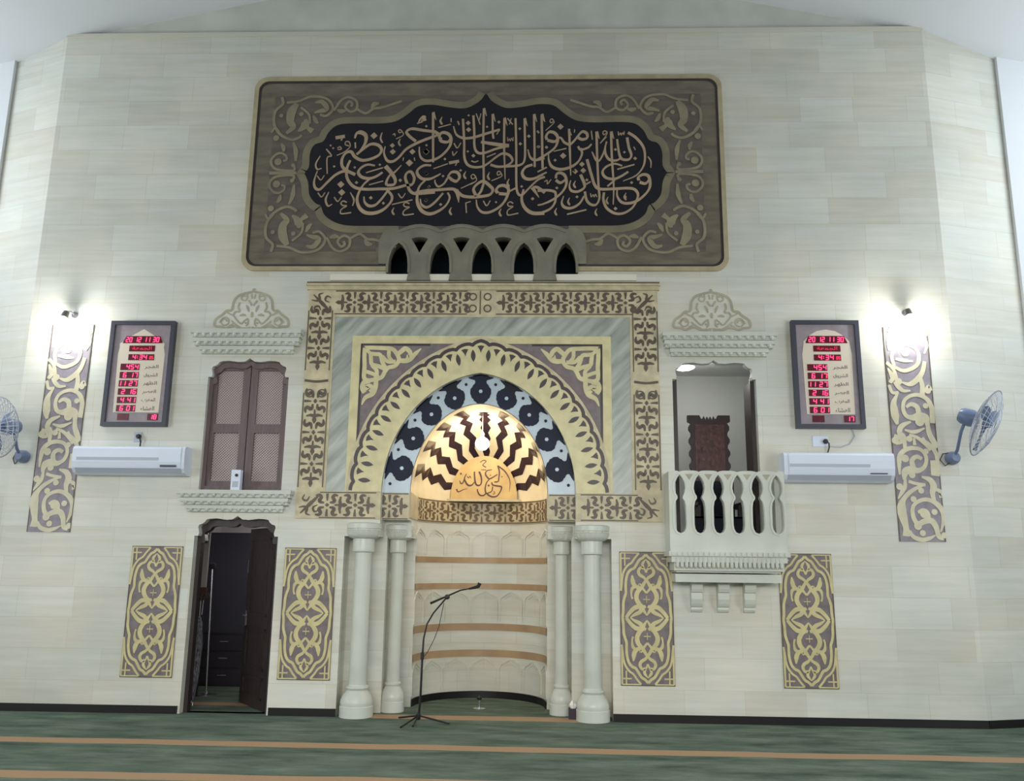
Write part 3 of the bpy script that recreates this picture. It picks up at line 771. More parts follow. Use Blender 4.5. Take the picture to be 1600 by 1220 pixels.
room('wall_store_room', -4.06, -1.95, 0.3, 2.75, 0.0, 2.42, CLOS)
room('wall_balcony_room', 1.95, 4.2, 0.3, 2.3, 1.78, 4.46, ROOMW)
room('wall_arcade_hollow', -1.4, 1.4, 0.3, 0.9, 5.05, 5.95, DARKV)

# ------------------------------------------------------------------ niche: curved wall, stripes, dome
NY, NR, ND = 0.75, 0.822, 0.84


def niche_xy(s_, off=0.0):
    """s_ runs along the curve: -1..1 over the half circle, beyond that along the jambs (metres/len)"""
    a = s_ * PI / 2
    return ((NR - off) * math.sin(a), NY + (ND - off) * math.cos(a))


niche = thing('prayer_niche', (0, 1.0, 0), 'tall curved prayer niche with brown stone stripes under a zigzag half dome', 'prayer niche')
mb = MB()
plan = [(-1.2, NY), (-NR, NY)] + [niche_xy(-1 + 2 * i / 40) for i in range(1, 40)] + [(NR, NY), (1.2, NY)]
n = len(plan)
for z in (0.0, Z0):
    mb.v += [(x, y, z) for x, y in plan]
mb.f = [(i, i + 1, n + i + 1, n + i) for i in range(n - 1)]
build('niche_wall', mb, WALL, niche, smooth=True, recalc=False)


def nmap(u, v, h):
    """u in metres along the back curve"""
    x, y = niche_xy(max(-1, min(1, u / (NR * PI / 2))), h)
    return (x, y, v)


def cyl_band(z0, z1, h, s0=-1.0, s1=1.0, seg=40):
    mb = MB()
    for k, (z, hh) in enumerate(((z0, 0), (z0, h), (z1, h), (z1, 0))):
        for i in range(seg + 1):
            x, y = niche_xy(s0 + (s1 - s0) * i / seg, hh)
            mb.v.append((x, y, z))
    q = seg + 1
    for k in range(3):
        mb.f += [(k * q + i, k * q + i + 1, (k + 1) * q + i + 1, (k + 1) * q + i) for i in range(seg)]
    return mb


for za, zb in ((1.713, 1.788), (1.374, 1.450), (0.845, 0.935), (0.512, 0.602)):
    build('stone_stripe', cyl_band(za, zb, 0.006), BROWNST, niche, smooth=True)
build('niche_skirting', cyl_band(0, 0.085, 0.015), SKIRT, niche, smooth=True)
# shallow carved arcading between the stripes
for zb, zt in ((1.79, 2.15), (0.94, 1.36), (0.10, 0.50)):
    mb = MB()
    for k in range(7):
        u0 = (k - 3) * 0.373
        hw = 0.165
        pts = [(u0 - hw, zb + .02), (u0 - hw, zt - .12), (u0 - hw * .8, zt - .07), (u0 - hw * .5, zt - .05), (u0 - hw * .3, zt - .025), (u0, zt - .01),
               (u0 + hw * .3, zt - .025), (u0 + hw * .5, zt - .05), (u0 + hw * .8, zt - .07), (u0 + hw, zt - .12), (u0 + hw, zb + .02)]
        mb.ribbon(pts, 0.022, nmap, 0.012, smooth=False)
        mb.ribbon([(u0 - .10, zt - .10), (u0 - .05, zt - .075), (u0, zt - .05), (u0 + .05, zt - .075), (u0 + .10, zt - .10)], 0.014, nmap, 0.009)
    build('arcade_relief', mb, WALL, niche)

# half dome with its barrel in front


def dome(t, q, e=0.0):
    ax, az = arch_pt(*A_DOME, t)
    if q <= 0:
        y, k = NY + q, 1.0
    else:
        y, k = NY + (ND - e) * math.sin(q * PI / 2), math.cos(q * PI / 2)
    L = math.hypot(ax, az)
    f = (L - e) / L
    return (ax * f * k, y, Z0 + az * f * k)


mb = MB()
T, Q = 48, [-0.648, -0.4, -0.2, 0.0] + [i / 16 for i in range(1, 16)] + [0.985]
for q in Q:
    mb.v += [dome(-1 + 2 * i / T, q, .006) for i in range(T + 1)]
for k in range(len(Q) - 1):
    mb.f += [(k * (T + 1) + i, k * (T + 1) + i + 1, (k + 1) * (T + 1) + i + 1, (k + 1) * (T + 1) + i) for i in range(T)]
dm = build('dome', mb, SAND, niche, smooth=True, recalc=False)
dmap = lambda u, v, h: dome(u, v, h)
for k in range(9):
    tc = -0.8 + 0.2 * k
    mb = MB()
    w = 0.052
    if k == 4:
        pr = []
        nb = 6
        for i in range(nb * 2 + 1):
            q = -0.1 + 0.8 * i / (nb * 2)
            pr.append((q, 0.028 if i % 2 else 0.062))
        pts = [(x, q) for q, x in pr] + [(-x, q) for q, x in pr[::-1]]
        n = len(pr)
        for i in range(n - 1):
            q0, x0 = pr[i]
            q1, x1 = pr[i + 1]
            mb.add([dome(-x0, q0, .010), dome(x0, q0, .010), dome(x1, q1, .010), dome(-x1, q1, .010)], [(0, 1, 2, 3)])
    else:
        sg = 1 if k < 4 else -1
        prev = None
        nz = 9
        for i in range(nz + 1):
            q = -0.45 if i == 0 else -0.10 + 0.92 * i / nz
            x = tc + sg * (0.027 if i % 2 else -0.027)
            wv = 0.036 + 0.022 * max(0, q)
            if i == 0:
                wv = 0.05
            cur = (dome(x - wv, q, .010), dome(x + wv, q, .010))
            if prev:
                mb.add([prev[0], prev[1], cur[1], cur[0]], [(0, 1, 2, 3)])
            prev = cur
    build('zigzag_stripe', mb, ZIG, dm, recalc=False)

# ring of interlocking light and dark stones around the dome
RY0 = RB
ring = MB()
T = 60
for f in (0, 1):
    for h in (0.006,):
        ring.v += [(between(A_DOME, A_IN, -1 + 2 * i / T, f)[0], RY0 - h, between(A_DOME, A_IN, -1 + 2 * i / T, f)[1]) for i in range(T + 1)]
ring.f = [(i, i + 1, T + 1 + i + 1, T + 1 + i) for i in range(T)]
rg = build('arch_ring', ring, ICE, niche)
STEP = 2 / 19
wprof = [(0.0, .34), (.06, .52), (.12, .72), (.17, .74), (.24, .92), (.31, .94), (.40, 1.0), (.50, .96), (.56, .92), (.62, .74), (.67, .68), (.72, .52), (.78, .46), (.84, .50), (.89, .72), (.94, .92), (1.0, 1.02)]
soff = MB()
for i in range(T):
    t0, t1 = -1 + 2 * i / T, -1 + 2 * (i + 1) / T
    a, b = arch_pt(A_IN[0] - .004, A_IN[1] - .004, t0), arch_pt(A_IN[0] - .004, A_IN[1] - .004, t1)
    soff.add([(a[0], 0.004, Z0 + a[1]), (b[0], 0.004, Z0 + b[1]), (b[0], RB - .004, Z0 + b[1]), (a[0], RB - .004, Z0 + a[1])], [(0, 1, 2, 3)])
build('arch_soffit', soff, WHITE, niche)
for k in range(9):
    tc = -0.8 * (18 / 19) * 1.0555 + k * 0.2 * (18 / 19) * 1.0555
    tc = (k - 4) * 2 * STEP
    mb = MB()
    for j in range(len(wprof) - 1):
        r0, w0 = wprof[j]
        r1, w1 = wprof[j + 1]
        q = []
        for t, r in ((tc - w0 * STEP * .80, r0), (tc, r0), (tc + w0 * STEP * .80, r0), (tc + w1 * STEP * .80, r1), (tc, r1), (tc - w1 * STEP * .80, r1)):
            p = between(A_DOME, A_IN, t, r)
            q.append((p[0], RY0 - 0.010, p[1]))
        mb.add(q, [(0, 1, 4, 5), (1, 2, 3, 4)])
    # the dark stone turns the edge on to the soffit
    for t in range(6):
        ta, tb = tc + STEP * .48 * (-1 + t / 3), tc + STEP * .48 * (-1 + (t + 1) / 3)
        a, b = arch_pt(A_IN[0] - .008, A_IN[1] - .008, ta), arch_pt(A_IN[0] - .008, A_IN[1] - .008, tb)
        mb.add([(a[0], 0.03, Z0 + a[1]), (b[0], 0.03, Z0 + b[1]), (b[0], RB - .008, Z0 + b[1]), (a[0], RB - .008, Z0 + a[1])], [(0, 1, 2, 3)])
    dk = build('dark_voussoir', mb, NAVY, rg, recalc=False)
for k in range(9):
    c = between(A_DOME, A_IN, (k - 4) * 2 * STEP, 0.42)
    build('pale_inlay', MB().dot(c, .024, .024, flat(RY0), 0.014, n=6, back=.010), ICE, rg)
for k in range(10):
    c = between(A_DOME, A_IN, (k - 4.5) * 2 * STEP, 0.76)
    build('dark_inlay', MB().dot(c, .019, .019, flat(RY0), 0.012, n=8, back=.006), NAVY, rg)

# ------------------------------------------------------------------ repeating border ornament


def border_motif(mb, M, u0, p, hgt, h, vc):
    """one repeat of the interlaced border; u0..u0+p, band height hgt centred on vc"""
    sx, sz = p / 525.0, hgt / 420.0

    def P(x, y):
        return (u0 + (x - 690) * sx, vc - (y - 300) * sz)

    def R(w, pts, sm=True):
        mb.ribbon([P(*q) for q in pts], [v * sz * 1.55 for v in w], M, h, smooth=sm, sub=3)
    R([16, 34, 34, 16], [(690, 165), (706, 240), (690, 300), (706, 360), (690, 435)])
    R([4, 52, 14], [(560, 300), (615, 300), (690, 300)])
    R([24, 16], [(700, 300), (800, 300)], False)
    R([8, 42, 8], [(905, 300), (942, 300), (980, 300)])
    for s_ in (1, -1):
        f = lambda q: [(x, 300 + s_ * (y - 300)) for x, y in q]
        R([14, 34, 36, 34, 18], f([(745, 150), (805, 142), (842, 178), (805, 228), (835, 256), (895, 262)]))
        R([14, 34, 36, 34, 18], f([(1160, 150), (1095, 142), (1055, 178), (1092, 228), (1062, 256), (1000, 262)]))
        R([30, 24, 12], f([(945, 118), (945, 180), (942, 235)]))


def border_edge(mb, M, u0, u1, v0, v1, h, seg=1):
    for i in range(seg):
        a, b = u0 + (u1 - u0) * i / seg, u0 + (u1 - u0) * (i + 1) / seg
        mb.ribbon([(a, v0), (b, v0)], 0.013, M, h, smooth=False)
        mb.ribbon([(a, v1), (b, v1)], 0.013, M, h, smooth=False)


def border_run(mb, M, u0, u1, n, hgt, vc, h=0.004, seg=1):
    p = (u1 - u0) / n
    for i in range(n):
        border_motif(mb, M, u0 + p * i, p, hgt * .97, h, vc)
    border_edge(mb, M, u0 - p * .25, u1 - p * .25, vc - hgt / 2 + .012, vc + hgt / 2 - .012, h, seg)


# ------------------------------------------------------------------ square surround of the niche
sur = thing('mihrab_surround', (0, 0, 2.2), 'square ornamented stone surround framing the pointed arch of the prayer niche', 'niche surround')
BX, BT, BW, SB = 2.152, 5.008, 0.318, 2.20
IX = BX - BW
# U shaped border slab with returns at the foot
outl = [(-BX, SB), (-A_IN[0], SB), (-A_IN[0], SB + BW), (-IX, SB + BW), (-IX, BT - BW), (IX, BT - BW), (IX, SB + BW), (A_IN[0], SB + BW), (A_IN[0], SB), (BX, SB), (BX, BT), (-BX, BT)]
bd = build('border_band', fill([outl], -0.02, 0.02), CREAM2, sur)
mb = MB()
fm = flat(-0.02)
border_run(mb, fm, -IX + .10, -0.10, 5, BW, BT - BW / 2)
border_run(mb, fm, 0.26, IX + .10, 5, BW, BT - BW / 2)
mb.ribbon([(-.02, BT - BW + .01), (-.02, BT - .01)], .014, fm, .004, smooth=False)
for sx_ in (-.11, .07):
    for sz_ in (-.075, .075):
        c = (sx_ + 0.0, BT - BW / 2 + sz_)
        mb.ribbon([(c[0] + .042 * math.cos(a), c[1] + .042 * math.sin(a)) for a in [i * 2 * PI / 12 for i in range(12)]], .016, fm, .004, closed=True, sub=2)
for sg in (-1, 1):
    vm = lambda u, v, h, sg=sg: (sg * (BX - BW / 2) + v, -0.02 - h, u)
    border_run(mb, vm, 2.66, 3.80, 3, BW, 0)
    border_run(mb, vm, 4.08, 4.84, 2, BW, 0)
    mb.ribbon([(3.86, -BW / 2 + .015), (3.845, 0), (3.86, BW / 2 - .015)], .03, vm, .004)
    for s2 in (-.075, .075):
        mb.ribbon([(3.79 - .09 + .045 * math.cos(a), s2 + .05 * math.sin(a)) for a in [i * 2 * PI / 12 for i in range(12)]], .016, vm, .004, closed=True, sub=2)
    # corner blocks
    for zc in (BT - BW / 2, SB + BW / 2):
        up_ = 1 if zc > 3.5 else -1
        cmx = lambda u, v, h, sg=sg, zc=zc, up_=up_: (sg * (BX - BW / 2) + sg * u, -0.02 - h, zc + up_ * v)
        mb.ribbon([(-.13, -.13), (.0, .0), (.10, .10)], [.012, .05, .012], cmx, .004)
        mb.ribbon([(-.02, .12), (.03, .10), (.02, .04), (.06, .02), (.12, .03)], [.01, .028, .028, .01], cmx, .004)
        mb.ribbon([(-.12, .06), (-.07, .08), (-.05, .03), (-.10, .0)], [.01, .028, .01], cmx, .004)
        mb.ribbon([(.06, -.12), (.08, -.07), (.03, -.05), (.0, -.10)], [.01, .028, .01], cmx, .004)
    hm = lambda u, v, h, sg=sg: (sg * u, -0.02 - h, v)
    border_run(mb, hm, A_IN[0] + .14, BX - .20, 2, BW, SB + BW / 2)
build('border_ornament', mb, DARK, bd)
build('crown_moulding', MB().box(-BX - .02, BX + .02, -0.045, 0, BT, BT + .05).box(-BX - .03, BX + .03, -0.07, 0, BT + .05, BT + .075), CREAM2, sur)
build('crown_groove', MB().box(-BX - .025, BX + .025, -0.05, 0, BT + .075, BT + .10), mat('bronze_groove', (96, 80, 52), 0.6), sur)


def u_band(a, zt, b, zt2, y0, d, zb=SB + BW):
    return fill([[(-a, zb), (-b, zb), (-b, zt2), (b, zt2), (b, zb), (a, zb), (a, zt), (-a, zt)]], y0, d)


build('pale_trim', u_band(IX, BT - BW, IX - .025, BT - BW - .025, -0.017, 0.017), CREAM2, sur)
build('marble_band', u_band(IX - .025, BT - BW - .025, 1.578, 4.424, -0.012, 0.012), MARB, sur)
build('inner_trim', u_band(1.578, 4.424, 1.474, 4.328, -0.016, 0.016), CREAM, sur)
aa = arch_line(A_IN[0] + .05, A_IN[1] + .05, n=40)
SPH = [([w * 1.65 for w in q], f) for q, f in SPAN]
for sg in (1, -1):
    hp = [(sg * 1.474, SB + BW), (sg * 1.474, 4.328), (0, 4.328)] + [(sg * x, z) for x, z in aa[:21][::-1]]
    spb = build('spandrel', fill([hp], -0.008, 0.008), DARKP, sur)
    mb = MB()
    trace(mb, SPH, [], flat(-0.008), 0.006, flip=-sg)
    build('spandrel_scrollwork', mb, CREAM, spb)
    mb = MB()
    mb.ribbon([(sg * 1.46, SB + BW + .1), (sg * 1.46, 4.314), (sg * .62, 4.314)], .03, flat(-0.008), .002, smooth=False)
    build('spandrel_edge', mb, BLACKB, spb)

# archivolt: scalloped cream voussoirs pierced by dark lenses and triangles
ar = fill([arch_line(*A_OUT, n=60) + arch_line(*A_IN, n=48)[::-1]], -0.024, 0.02)
av = build('archivolt', ar, CREAM, sur)
mb = MB()
NL = 24
for i in range(NL):
    t = -1 + (i + .5) * 2 / NL
    t = t * 0.985
    c, e1 = between(A_IN, A_OUT, t, .54), between(A_IN, A_OUT, t, .70)
    d = Vector((e1[0] - c[0], e1[1] - c[1]))
    mb.prism([(c[0] + d.normalized().x * u * .078 - d.normalized().y * w * .029, c[1] + d.normalized().y * u * .078 + d.normalized().x * w * .029)
              for u, w in ((-1, 0), (-.6, .62), (-.2, .95), (.2, .95), (.6, .62), (1, 0), (.6, -.62), (.2, -.95), (-.2, -.95), (-.6, -.62))], flat(-0.024), .002)
for i in range(NL + 1):
    t = (-1 + i * 2 / NL) * 0.985
    c, e1 = between(A_IN, A_OUT, t, .70), between(A_IN, A_OUT, t, .80)
    d = Vector((e1[0] - c[0], e1[1] - c[1])).normalized()
    n_ = Vector((-d.y, d.x))
    pts = [Vector(c) + d * .035 + n_ * .043, Vector(c) + d * .045, Vector(c) + d * .035 - n_ * .043, Vector(c) - n_ * .012 - d * .015, Vector(c) - d * .05, Vector(c) + n_ * .012 - d * .015]
    if abs(t) < .97:
        mb.prism([(p.x, p.y) for p in pts], flat(-0.024), .002)
build('dark_lens_inlay', mb, BLACKB, av)
mb = MB()
pts = []
for i in range(NL * 6 + 1):
    t = (-1 + i * 2 / (NL * 6)) * 0.995
    ph = abs(math.sin(PI * (i / 6 + .5)))
    pts.append(between(A_IN, A_OUT, t, .865 + .075 * ph ** .6))
mb.ribbon(pts, .042, flat(-0.024), .003, smooth=False)
build('dark_scalloped_line', mb, BLACKB, av)
mb = MB()
mb.ribbon([between(A_IN, A_OUT, (-1 + i / 60), 1.03) for i in range(121)], .03, flat(-0.012), .016, smooth=False)
build('archivolt_fillet', mb, CREAM2, av)

# lower ornament band inside the recess and round the niche
for sg in (-1, 1):
    bb = MB().box(min(sg * A_DOME[0], sg * A_IN[0]), max(sg * A_DOME[0], sg * A_IN[0]), RB - .012, RB, SB, SB + BW)
    band2 = build('recess_band', bb, CREAM2, sur)
    mb = MB()
    border_run(mb, (lambda u, v, h, sg=sg: (sg * u, RB - .012 - h, v)), A_DOME[0] + .09, A_IN[0] + .07, 1, BW, SB + BW / 2)
    build('recess_ornament', mb, DARK, band2)
nb_ = cyl_band(SB + .03, SB + BW + .01, 0.012)
for sg in (-1, 1):
    nb_.box(min(sg * NR, sg * (NR - .012)), max(sg * NR, sg * (NR - .012)), RB, NY, SB + .03, SB + BW + .01)
nbo = build('niche_band', nb_, mat('warm_brown_band', (196, 182, 150), 0.45, var=.08), niche)
mb = MB()
border_run(mb, lambda u, v, h: nmap(u, v, h + .012), -1.22, 1.44, 8, BW * .92, SB + BW / 2 + .02, seg=24)
build('niche_band_ornament', mb, mat('warm_dark_brown_stone', (110, 88, 62), 0.5), nbo)

# plaque in front of the lamp
PY = 1.40
pq = thing('calligraphy_plaque', (-0.026, PY, 2.55), 'gold half-round plaque with brown Arabic calligraphy inside the dome', 'plaque')
pts = [(-0.026 + .448 * math.cos(PI * i / 28), 2.55 + .585 * math.sin(PI * i / 28) ** .92) for i in range(29)]
build('plate', fill([pts], PY, 0.02), GOLD, pq)
mb = MB()
trace(mb, PLAQ, PLAQ_DOT, flat(PY, -0.026, 2.55, 1.018, 1.018), 0.004, nib=.25)
build('lettering', mb, INK, pq)
build('foot_ledge', MB().box(-.52, .47, PY - .01, PY + .06, 2.522, 2.55), mat('warm_brown_band', (206, 184, 140)), pq)

lamp = thing('niche_lamp', (-0.02, 0.84, 3.60), 'bright round lamp hanging inside the zigzag half dome above the gold plaque', 'lamp')
build('bulb', MB().lathe([(0.004, -.09), (.05, -.075), (.08, -.04), (.092, 0), (.08, .04), (.045, .07), (.02, .085)], (-0.02, 0.84, 3.225), 20), BULB, lamp, smooth=True)
build('socket', MB().lathe([(.022, 0), (.026, .05), (.012, .075)], (-0.02, 0.84, 3.305), 14), WHITE, lamp)
build('cord', MB().tube([(-.02, .84, 3.36), (-.02, .84, 3.60)], .006), WHITE, lamp)
point('niche_lamp_light', (-0.02, 0.72, 3.22), K['niche'], (1.0, 0.94, 0.84), 0.08)

# ------------------------------------------------------------------ columns


def column(x, y, rb, rs, zc, label):
    t = thing('stone_column', (x, y, 0), label, 'column', 'stone columns flanking the niche')
    k = rb / .19
    base = [(.19, 0), (.19, .115), (.18, .122), (.182, .13), (.186, .15), (.182, .18), (.165, .22), (.135, .262), (.11, .288), (.122, .297), (.128, .312), (.122, .327), (.105, .335), (.10, .35)]
    build('base', MB().lathe([(r * k, z) for r, z in base], (x, y, 0), 36), COLM, t, smooth=True)
    build('shaft', MB().lathe([(rs * 1.06, .34), (rs, 1.83)], (x, y, 0), 28), COLM, t, smooth=True)
    nk = rs * 1.34
    build('necking', MB().lathe([(rs, 1.815), (nk, 1.825), (nk * 1.04, 1.85), (nk, 1.87), (nk, 1.985)], (x, y, 0), 28), COLM, t, smooth=True)
    wide = zc
    prof = [(nk, 1.972), (nk * 1.12, 1.974), (wide * .80, 1.984), (wide * .90, 2.0), (wide * .97, 2.02), (wide, 2.045), (wide, 2.06), (wide * .955, 2.064), (wide * .955, 2.085), (wide, 2.09), (wide * 1.0, 2.145), (wide * .9, 2.155)]
    build('capital', MB().lathe(prof, (x, y, 0), 72, wob=lambda a, z: (.05 * abs(math.sin(9 * a)) - .05) if z < 2.05 else 0), COLM, t, smooth=True)
    mb = MB()
    for i in range(20):
        a = -PI + PI * (i + .5) / 20
        mb.lathe([(.004, -.009), (.009, -.005), (.009, .005), (.004, .009)], (x + wide * .965 * math.cos(a), y + wide * .965 * math.sin(a), 2.074), 6)
    build('bead_row', mb, COLM, t)
    return t


column(-1.335, 0.05, 0.19, 0.094, 0.205, 'thick outer stone column on the side of the half-open wooden door')
column(1.335, 0.05, 0.19, 0.094, 0.205, 'thick outer stone column on the balcony side of the niche, beside the tissue box')
column(-0.992, 0.43, 0.142, 0.074, 0.185, 'slim inner stone column behind the microphone stand, nearest the niche')
column(0.992, 0.43, 0.142, 0.074, 0.185, 'slim inner stone column on the balcony side, behind the tissue box')

# ------------------------------------------------------------------ calligraphy panel
cpn = thing('calligraphy_relief', (0, 0, 5.26), 'wide dark stone panel with Arabic calligraphy in a lobed black cartouche', 'wall panel')


def rrect(x, z0, z1, r, n=8, k=0.0):
    """rounded oblong, slightly wider at mid height (k)"""
    out = []
    for cx, cz, a0 in ((x - r, z0 + r, -PI / 2), (x - r, z1 - r, 0), (-x + r, z1 - r, PI / 2), (-x + r, z0 + r, PI)):
        for i in range(n + 1):
            a = a0 + PI / 2 * i / n
            out.append((cx + r * math.cos(a), cz + r * math.sin(a)))
    return out


PX, PZ0, PZ1 = 3.035, 5.26, 7.93
XL, XR = -1.19, 1.17          # the arcade interrupts the lower edge of the panel


def rr_open(x, z0, z1, r):
    return [(XR, z0)] + rrect(x, z0, z1, r) + [(XL, z0)]


P1, P2_, P3 = rr_open(PX, PZ0, PZ1, .17), rr_open(PX - .055, PZ0 + .055, PZ1 - .055, .135), rr_open(PX - .085, PZ0 + .085, PZ1 - .085, .12)
build('edge_band', fill([P1 + P2_[::-1]], -0.035, 0.035), TAN, cpn)
build('dark_edge_line', fill([P2_ + P3[::-1]], -0.022, 0.022), BLACKB, cpn)
build('field', fill([P3 + [(XL, 5.785), (XR, 5.785)]], -0.018, 0.018), PANEL, cpn)
build('sunk_field', fill([[(-2.76, 5.52), (-1.35, 5.52), (-1.35, 5.80), (1.33, 5.80), (1.33, 5.52), (2.76, 5.52), (2.76, 7.66), (-2.76, 7.66)]], -0.022, 0.006), PANELD, cpn)
for sx_ in (1, -1):
    for top in (1, -1):
        mb = MB()
        M = (lambda u, v, h, sx_=sx_, top=top: (sx_ * u, -0.022 - h, v if top == 1 else 6.575 - (v - 6.575)))
        trace(mb, [([w * 1.3 for w in q], f) for q, f in CORN], CORN_DOT, M, 0.008, diamond=False)
        build('scrollwork', mb, SCROLL, cpn)
half = pairs(CART[0][1])
half[0] = (-.012, half[0][1])
half = [half[0]] + [(x + 0.02, z) for x, z in half[1:]]


def smoothen(P, sub=4):
    out = []
    for i in range(len(P) - 1):
        p1, p2 = Vector(P[i]), Vector(P[i + 1])
        p0 = Vector(P[i - 1]) if i else p1 * 2 - p2
        p3 = Vector(P[i + 2]) if i + 2 < len(P) else p2 * 2 - p1
        for k in range(sub):
            t = k / sub
            out.append(tuple(0.5 * (2 * p1 + (p2 - p0) * t + (2 * p0 - 5 * p1 + 4 * p2 - p3) * t * t + (3 * p1 - p0 - 3 * p2 + p3) * t ** 3)))
    out.append(tuple(P[-1]))
    return out


hs = smoothen(half[:18]) + smoothen(half[17:])[1:]
zb = hs[-1][1]
cart = hs + [(-hs[-1][0], zb)] + [(-x, z) for x, z in hs[::-1][1:-1]]
cart[0] = (0.0, cart[0][1])
cb = MB()
cb.ribbon([(x, z) for x, z in hs], .19, flat(-0.022), .006, smooth=False)
cb.ribbon([(-x, z) for x, z in hs], .19, flat(-0.022), .006, smooth=False)
build('cartouche_border', cb, PANELL, cpn)
build('cartouche', fill([cart], -0.034, 0.010), BLACK, cpn)
mb = MB()
trace(mb, CALL, CALL_DOT, flat(-0.034), 0.005, nib=.30)
build('lettering', mb, LETTER, cpn)

# ------------------------------------------------------------------ pierced arcade under the panel
ac = thing('stone_arcade', (0, 0, 5.13), 'grey pierced stone arcade of five pointed openings at the foot of the calligraphy panel', 'stone arcade')
top = []
zn, zp = 5.80, 5.868
sc = [-1.313, -0.792, -0.27, 0.252, 0.773, 1.294]
pk = [(sc[i] + sc[i + 1]) / 2 for i in range(5)]
# outline: scalloped head from left shoulder to right shoulder
P = [(-1.175, AZ)]
for i, cx in enumerate(AX):
    pass
outl = [(-1.30, 5.345), (-1.31, 5.50), (-1.30, 5.66), (-1.25, 5.78), (-1.16, 5.825), (-1.052, 5.795)]
for k in range(4):
    a, b = AX[k], AX[k + 1]
    for i in range(1, 9):
        f = i / 8
        outl.append((a + (b - a) * f, 5.795 + .075 * math.sin(PI * f) ** .8))
outl += [(1.14, 5.825), (1.23, 5.78), (1.28, 5.66), (1.29, 5.50), (1.28, 5.345)]
# foot: back along the piers, right to left
foot = [(1.175, 5.345)]
for k in range(4, -1, -1):
    A = arcade_arch(AX[k])
    foot += A if k == 4 else A
    if k > 0:
        xr, xl = AX[k] - .128, AX[k - 1] + .128
        foot += [(xr + .0, AZ - .0), (xr + .015, AZ - .085), (xl - .015, AZ - .085), (xl, AZ)]
foot += [(-1.19, 5.345)]
tri = []
for k in range(4):
    c = (AX[k] + AX[k + 1]) / 2
    tri.append([(c - .105, 5.675), (c - .06, 5.69), (c, 5.697), (c + .06, 5.69), (c + .105, 5.675), (c + .06, 5.60), (c, 5.49), (c - .06, 5.60)])
build('screen', fill([outl + foot] + tri, -0.045, 0.16), GREYST, ac)
mb = MB()
for k in range(5):
    A = [(AX[k] + (x - AX[k]) * 1.06, z + .01) for x, z in arcade_arch(AX[k])]
    mb.ribbon(A, .03, flat(-0.045), .012, smooth=False)
for k in range(4):
    a, b = AX[k], AX[k + 1]
    mb.ribbon([(a + (b - a) * i / 10, 5.765 + .07 * math.sin(PI * i / 10)) for i in range(11)], .03, flat(-0.045), .010)
build('arch_moulding', mb, GREYST, ac)
struct('trim_2', MB().box(-1.9, 1.9, -0.03, 0.0, 5.135, 5.215), mat('pale_sill_stone', (226, 222, 206), 0.5))

# ------------------------------------------------------------------ arabesque panels near the floor


def arabesque(cx, label):
    z0, hw, hh = 1.123, 0.302, 0.738
    t = thing('arabesque_relief', (cx, 0, z0), label, 'carved panel', 'arabesque panels near the floor')
    build('slab', MB().box(cx - hw, cx + hw, -0.008, 0, z0 - hh, z0 + hh), DARKP, t)
    mb = MB()
    M0 = lambda sx_, sz_: (lambda u, v, h: (cx + sx_ * u * hw, -0.008 - h, z0 + sz_ * v * hh))
    edge = MB()
    # ribbons measured in metres on a quarter panel
    for sx_ in (1, -1):
        for sz_ in (1, -1):
            M = lambda u, v, h, sx_=sx_, sz_=sz_: (cx + sx_ * u, -0.008 - h, z0 + sz_ * v)
            q = lambda L: [(u * hw, v * hh) for u, v in L]
            R = lambda w, L, sm=True: mb.ribbon(q(L), [x * 1.14 / 1000 for x in w], M, .006, smooth=sm, sub=4)
            R([26], [(0, .955), (.12, .905), (.24, .875), (.36, .80), (.45, .745), (.58, .72), (.70, .66), (.765, .56), (.78, .46), (.775, .37), (.83, .30), (.875, .22), (.885, .10), (.915, 0)])
            R([20], [(.26, .975), (.42, .90), (.54, .83), (.68, .79), (.82, .715), (.895, .62), (.93, .50), (.965, .40)])
            R([18], [(.955, .975), (.955, .42)], False)
            R([12], [(.26, .978), (.965, .978)], False)
            R([14], [(.80, .97), (.80, .78)], False)
            R([14], [(.60, .895), (.96, .895)], False)
            R([10, 38, 44, 38, 30], [(.0, .035), (.10, .10), (.22, .155), (.42, .155), (.62, .085), (.78, .0)])
            R([28, 42, 34, 10], [(.04, .175), (.16, .145), (.26, .085), (.46, .045), (.62, .0)])
            R([22, 44, 46, 40, 26], [(.06, .15), (.27, .205), (.38, .29), (.34, .38), (.16, .47), (.02, .56)])
            R([14, 40, 46, 14], [(.22, .43), (.40, .47), (.50, .53), (.53, .64)])
            R([30, 30, 16, 20], [(.42, .475), (.545, .43), (.57, .34), (.53, .28)])
            R([18, 26, 24], [(.0, .37), (.12, .43), (.24, .50), (.30, .46)])
            R([20, 28, 32, 30, 26, 26, 28, 6], [(.0, .545), (.07, .60), (.24, .645), (.29, .70), (.21, .755), (.10, .75), (.13, .81), (.0, .885)])
            R([16, 20], [(.0, .68), (.05, .73), (.10, .75)])
            R([10], [(.0, .275), (.13, .275)], False)
            R([8], [(.0, .33), (.0, .22)], False)
            edge.ribbon([(hw - .006, 0), (hw - .006, hh - .006), (0, hh - .006)], .012, M, .003, smooth=False)
    build('arabesque', mb, CREAM3, t)
    build('dark_border', edge, DARK, t)


arabesque(-3.757, 'arabesque panel on the outer side of the doorway, below the air conditioner')
arabesque(-1.943, 'arabesque panel between the wooden door and the thick column')
arabesque(1.948, 'arabesque panel between the thick column and the balcony corbels')
arabesque(3.757, 'arabesque panel on the outer side of the balcony, farther from the niche columns')

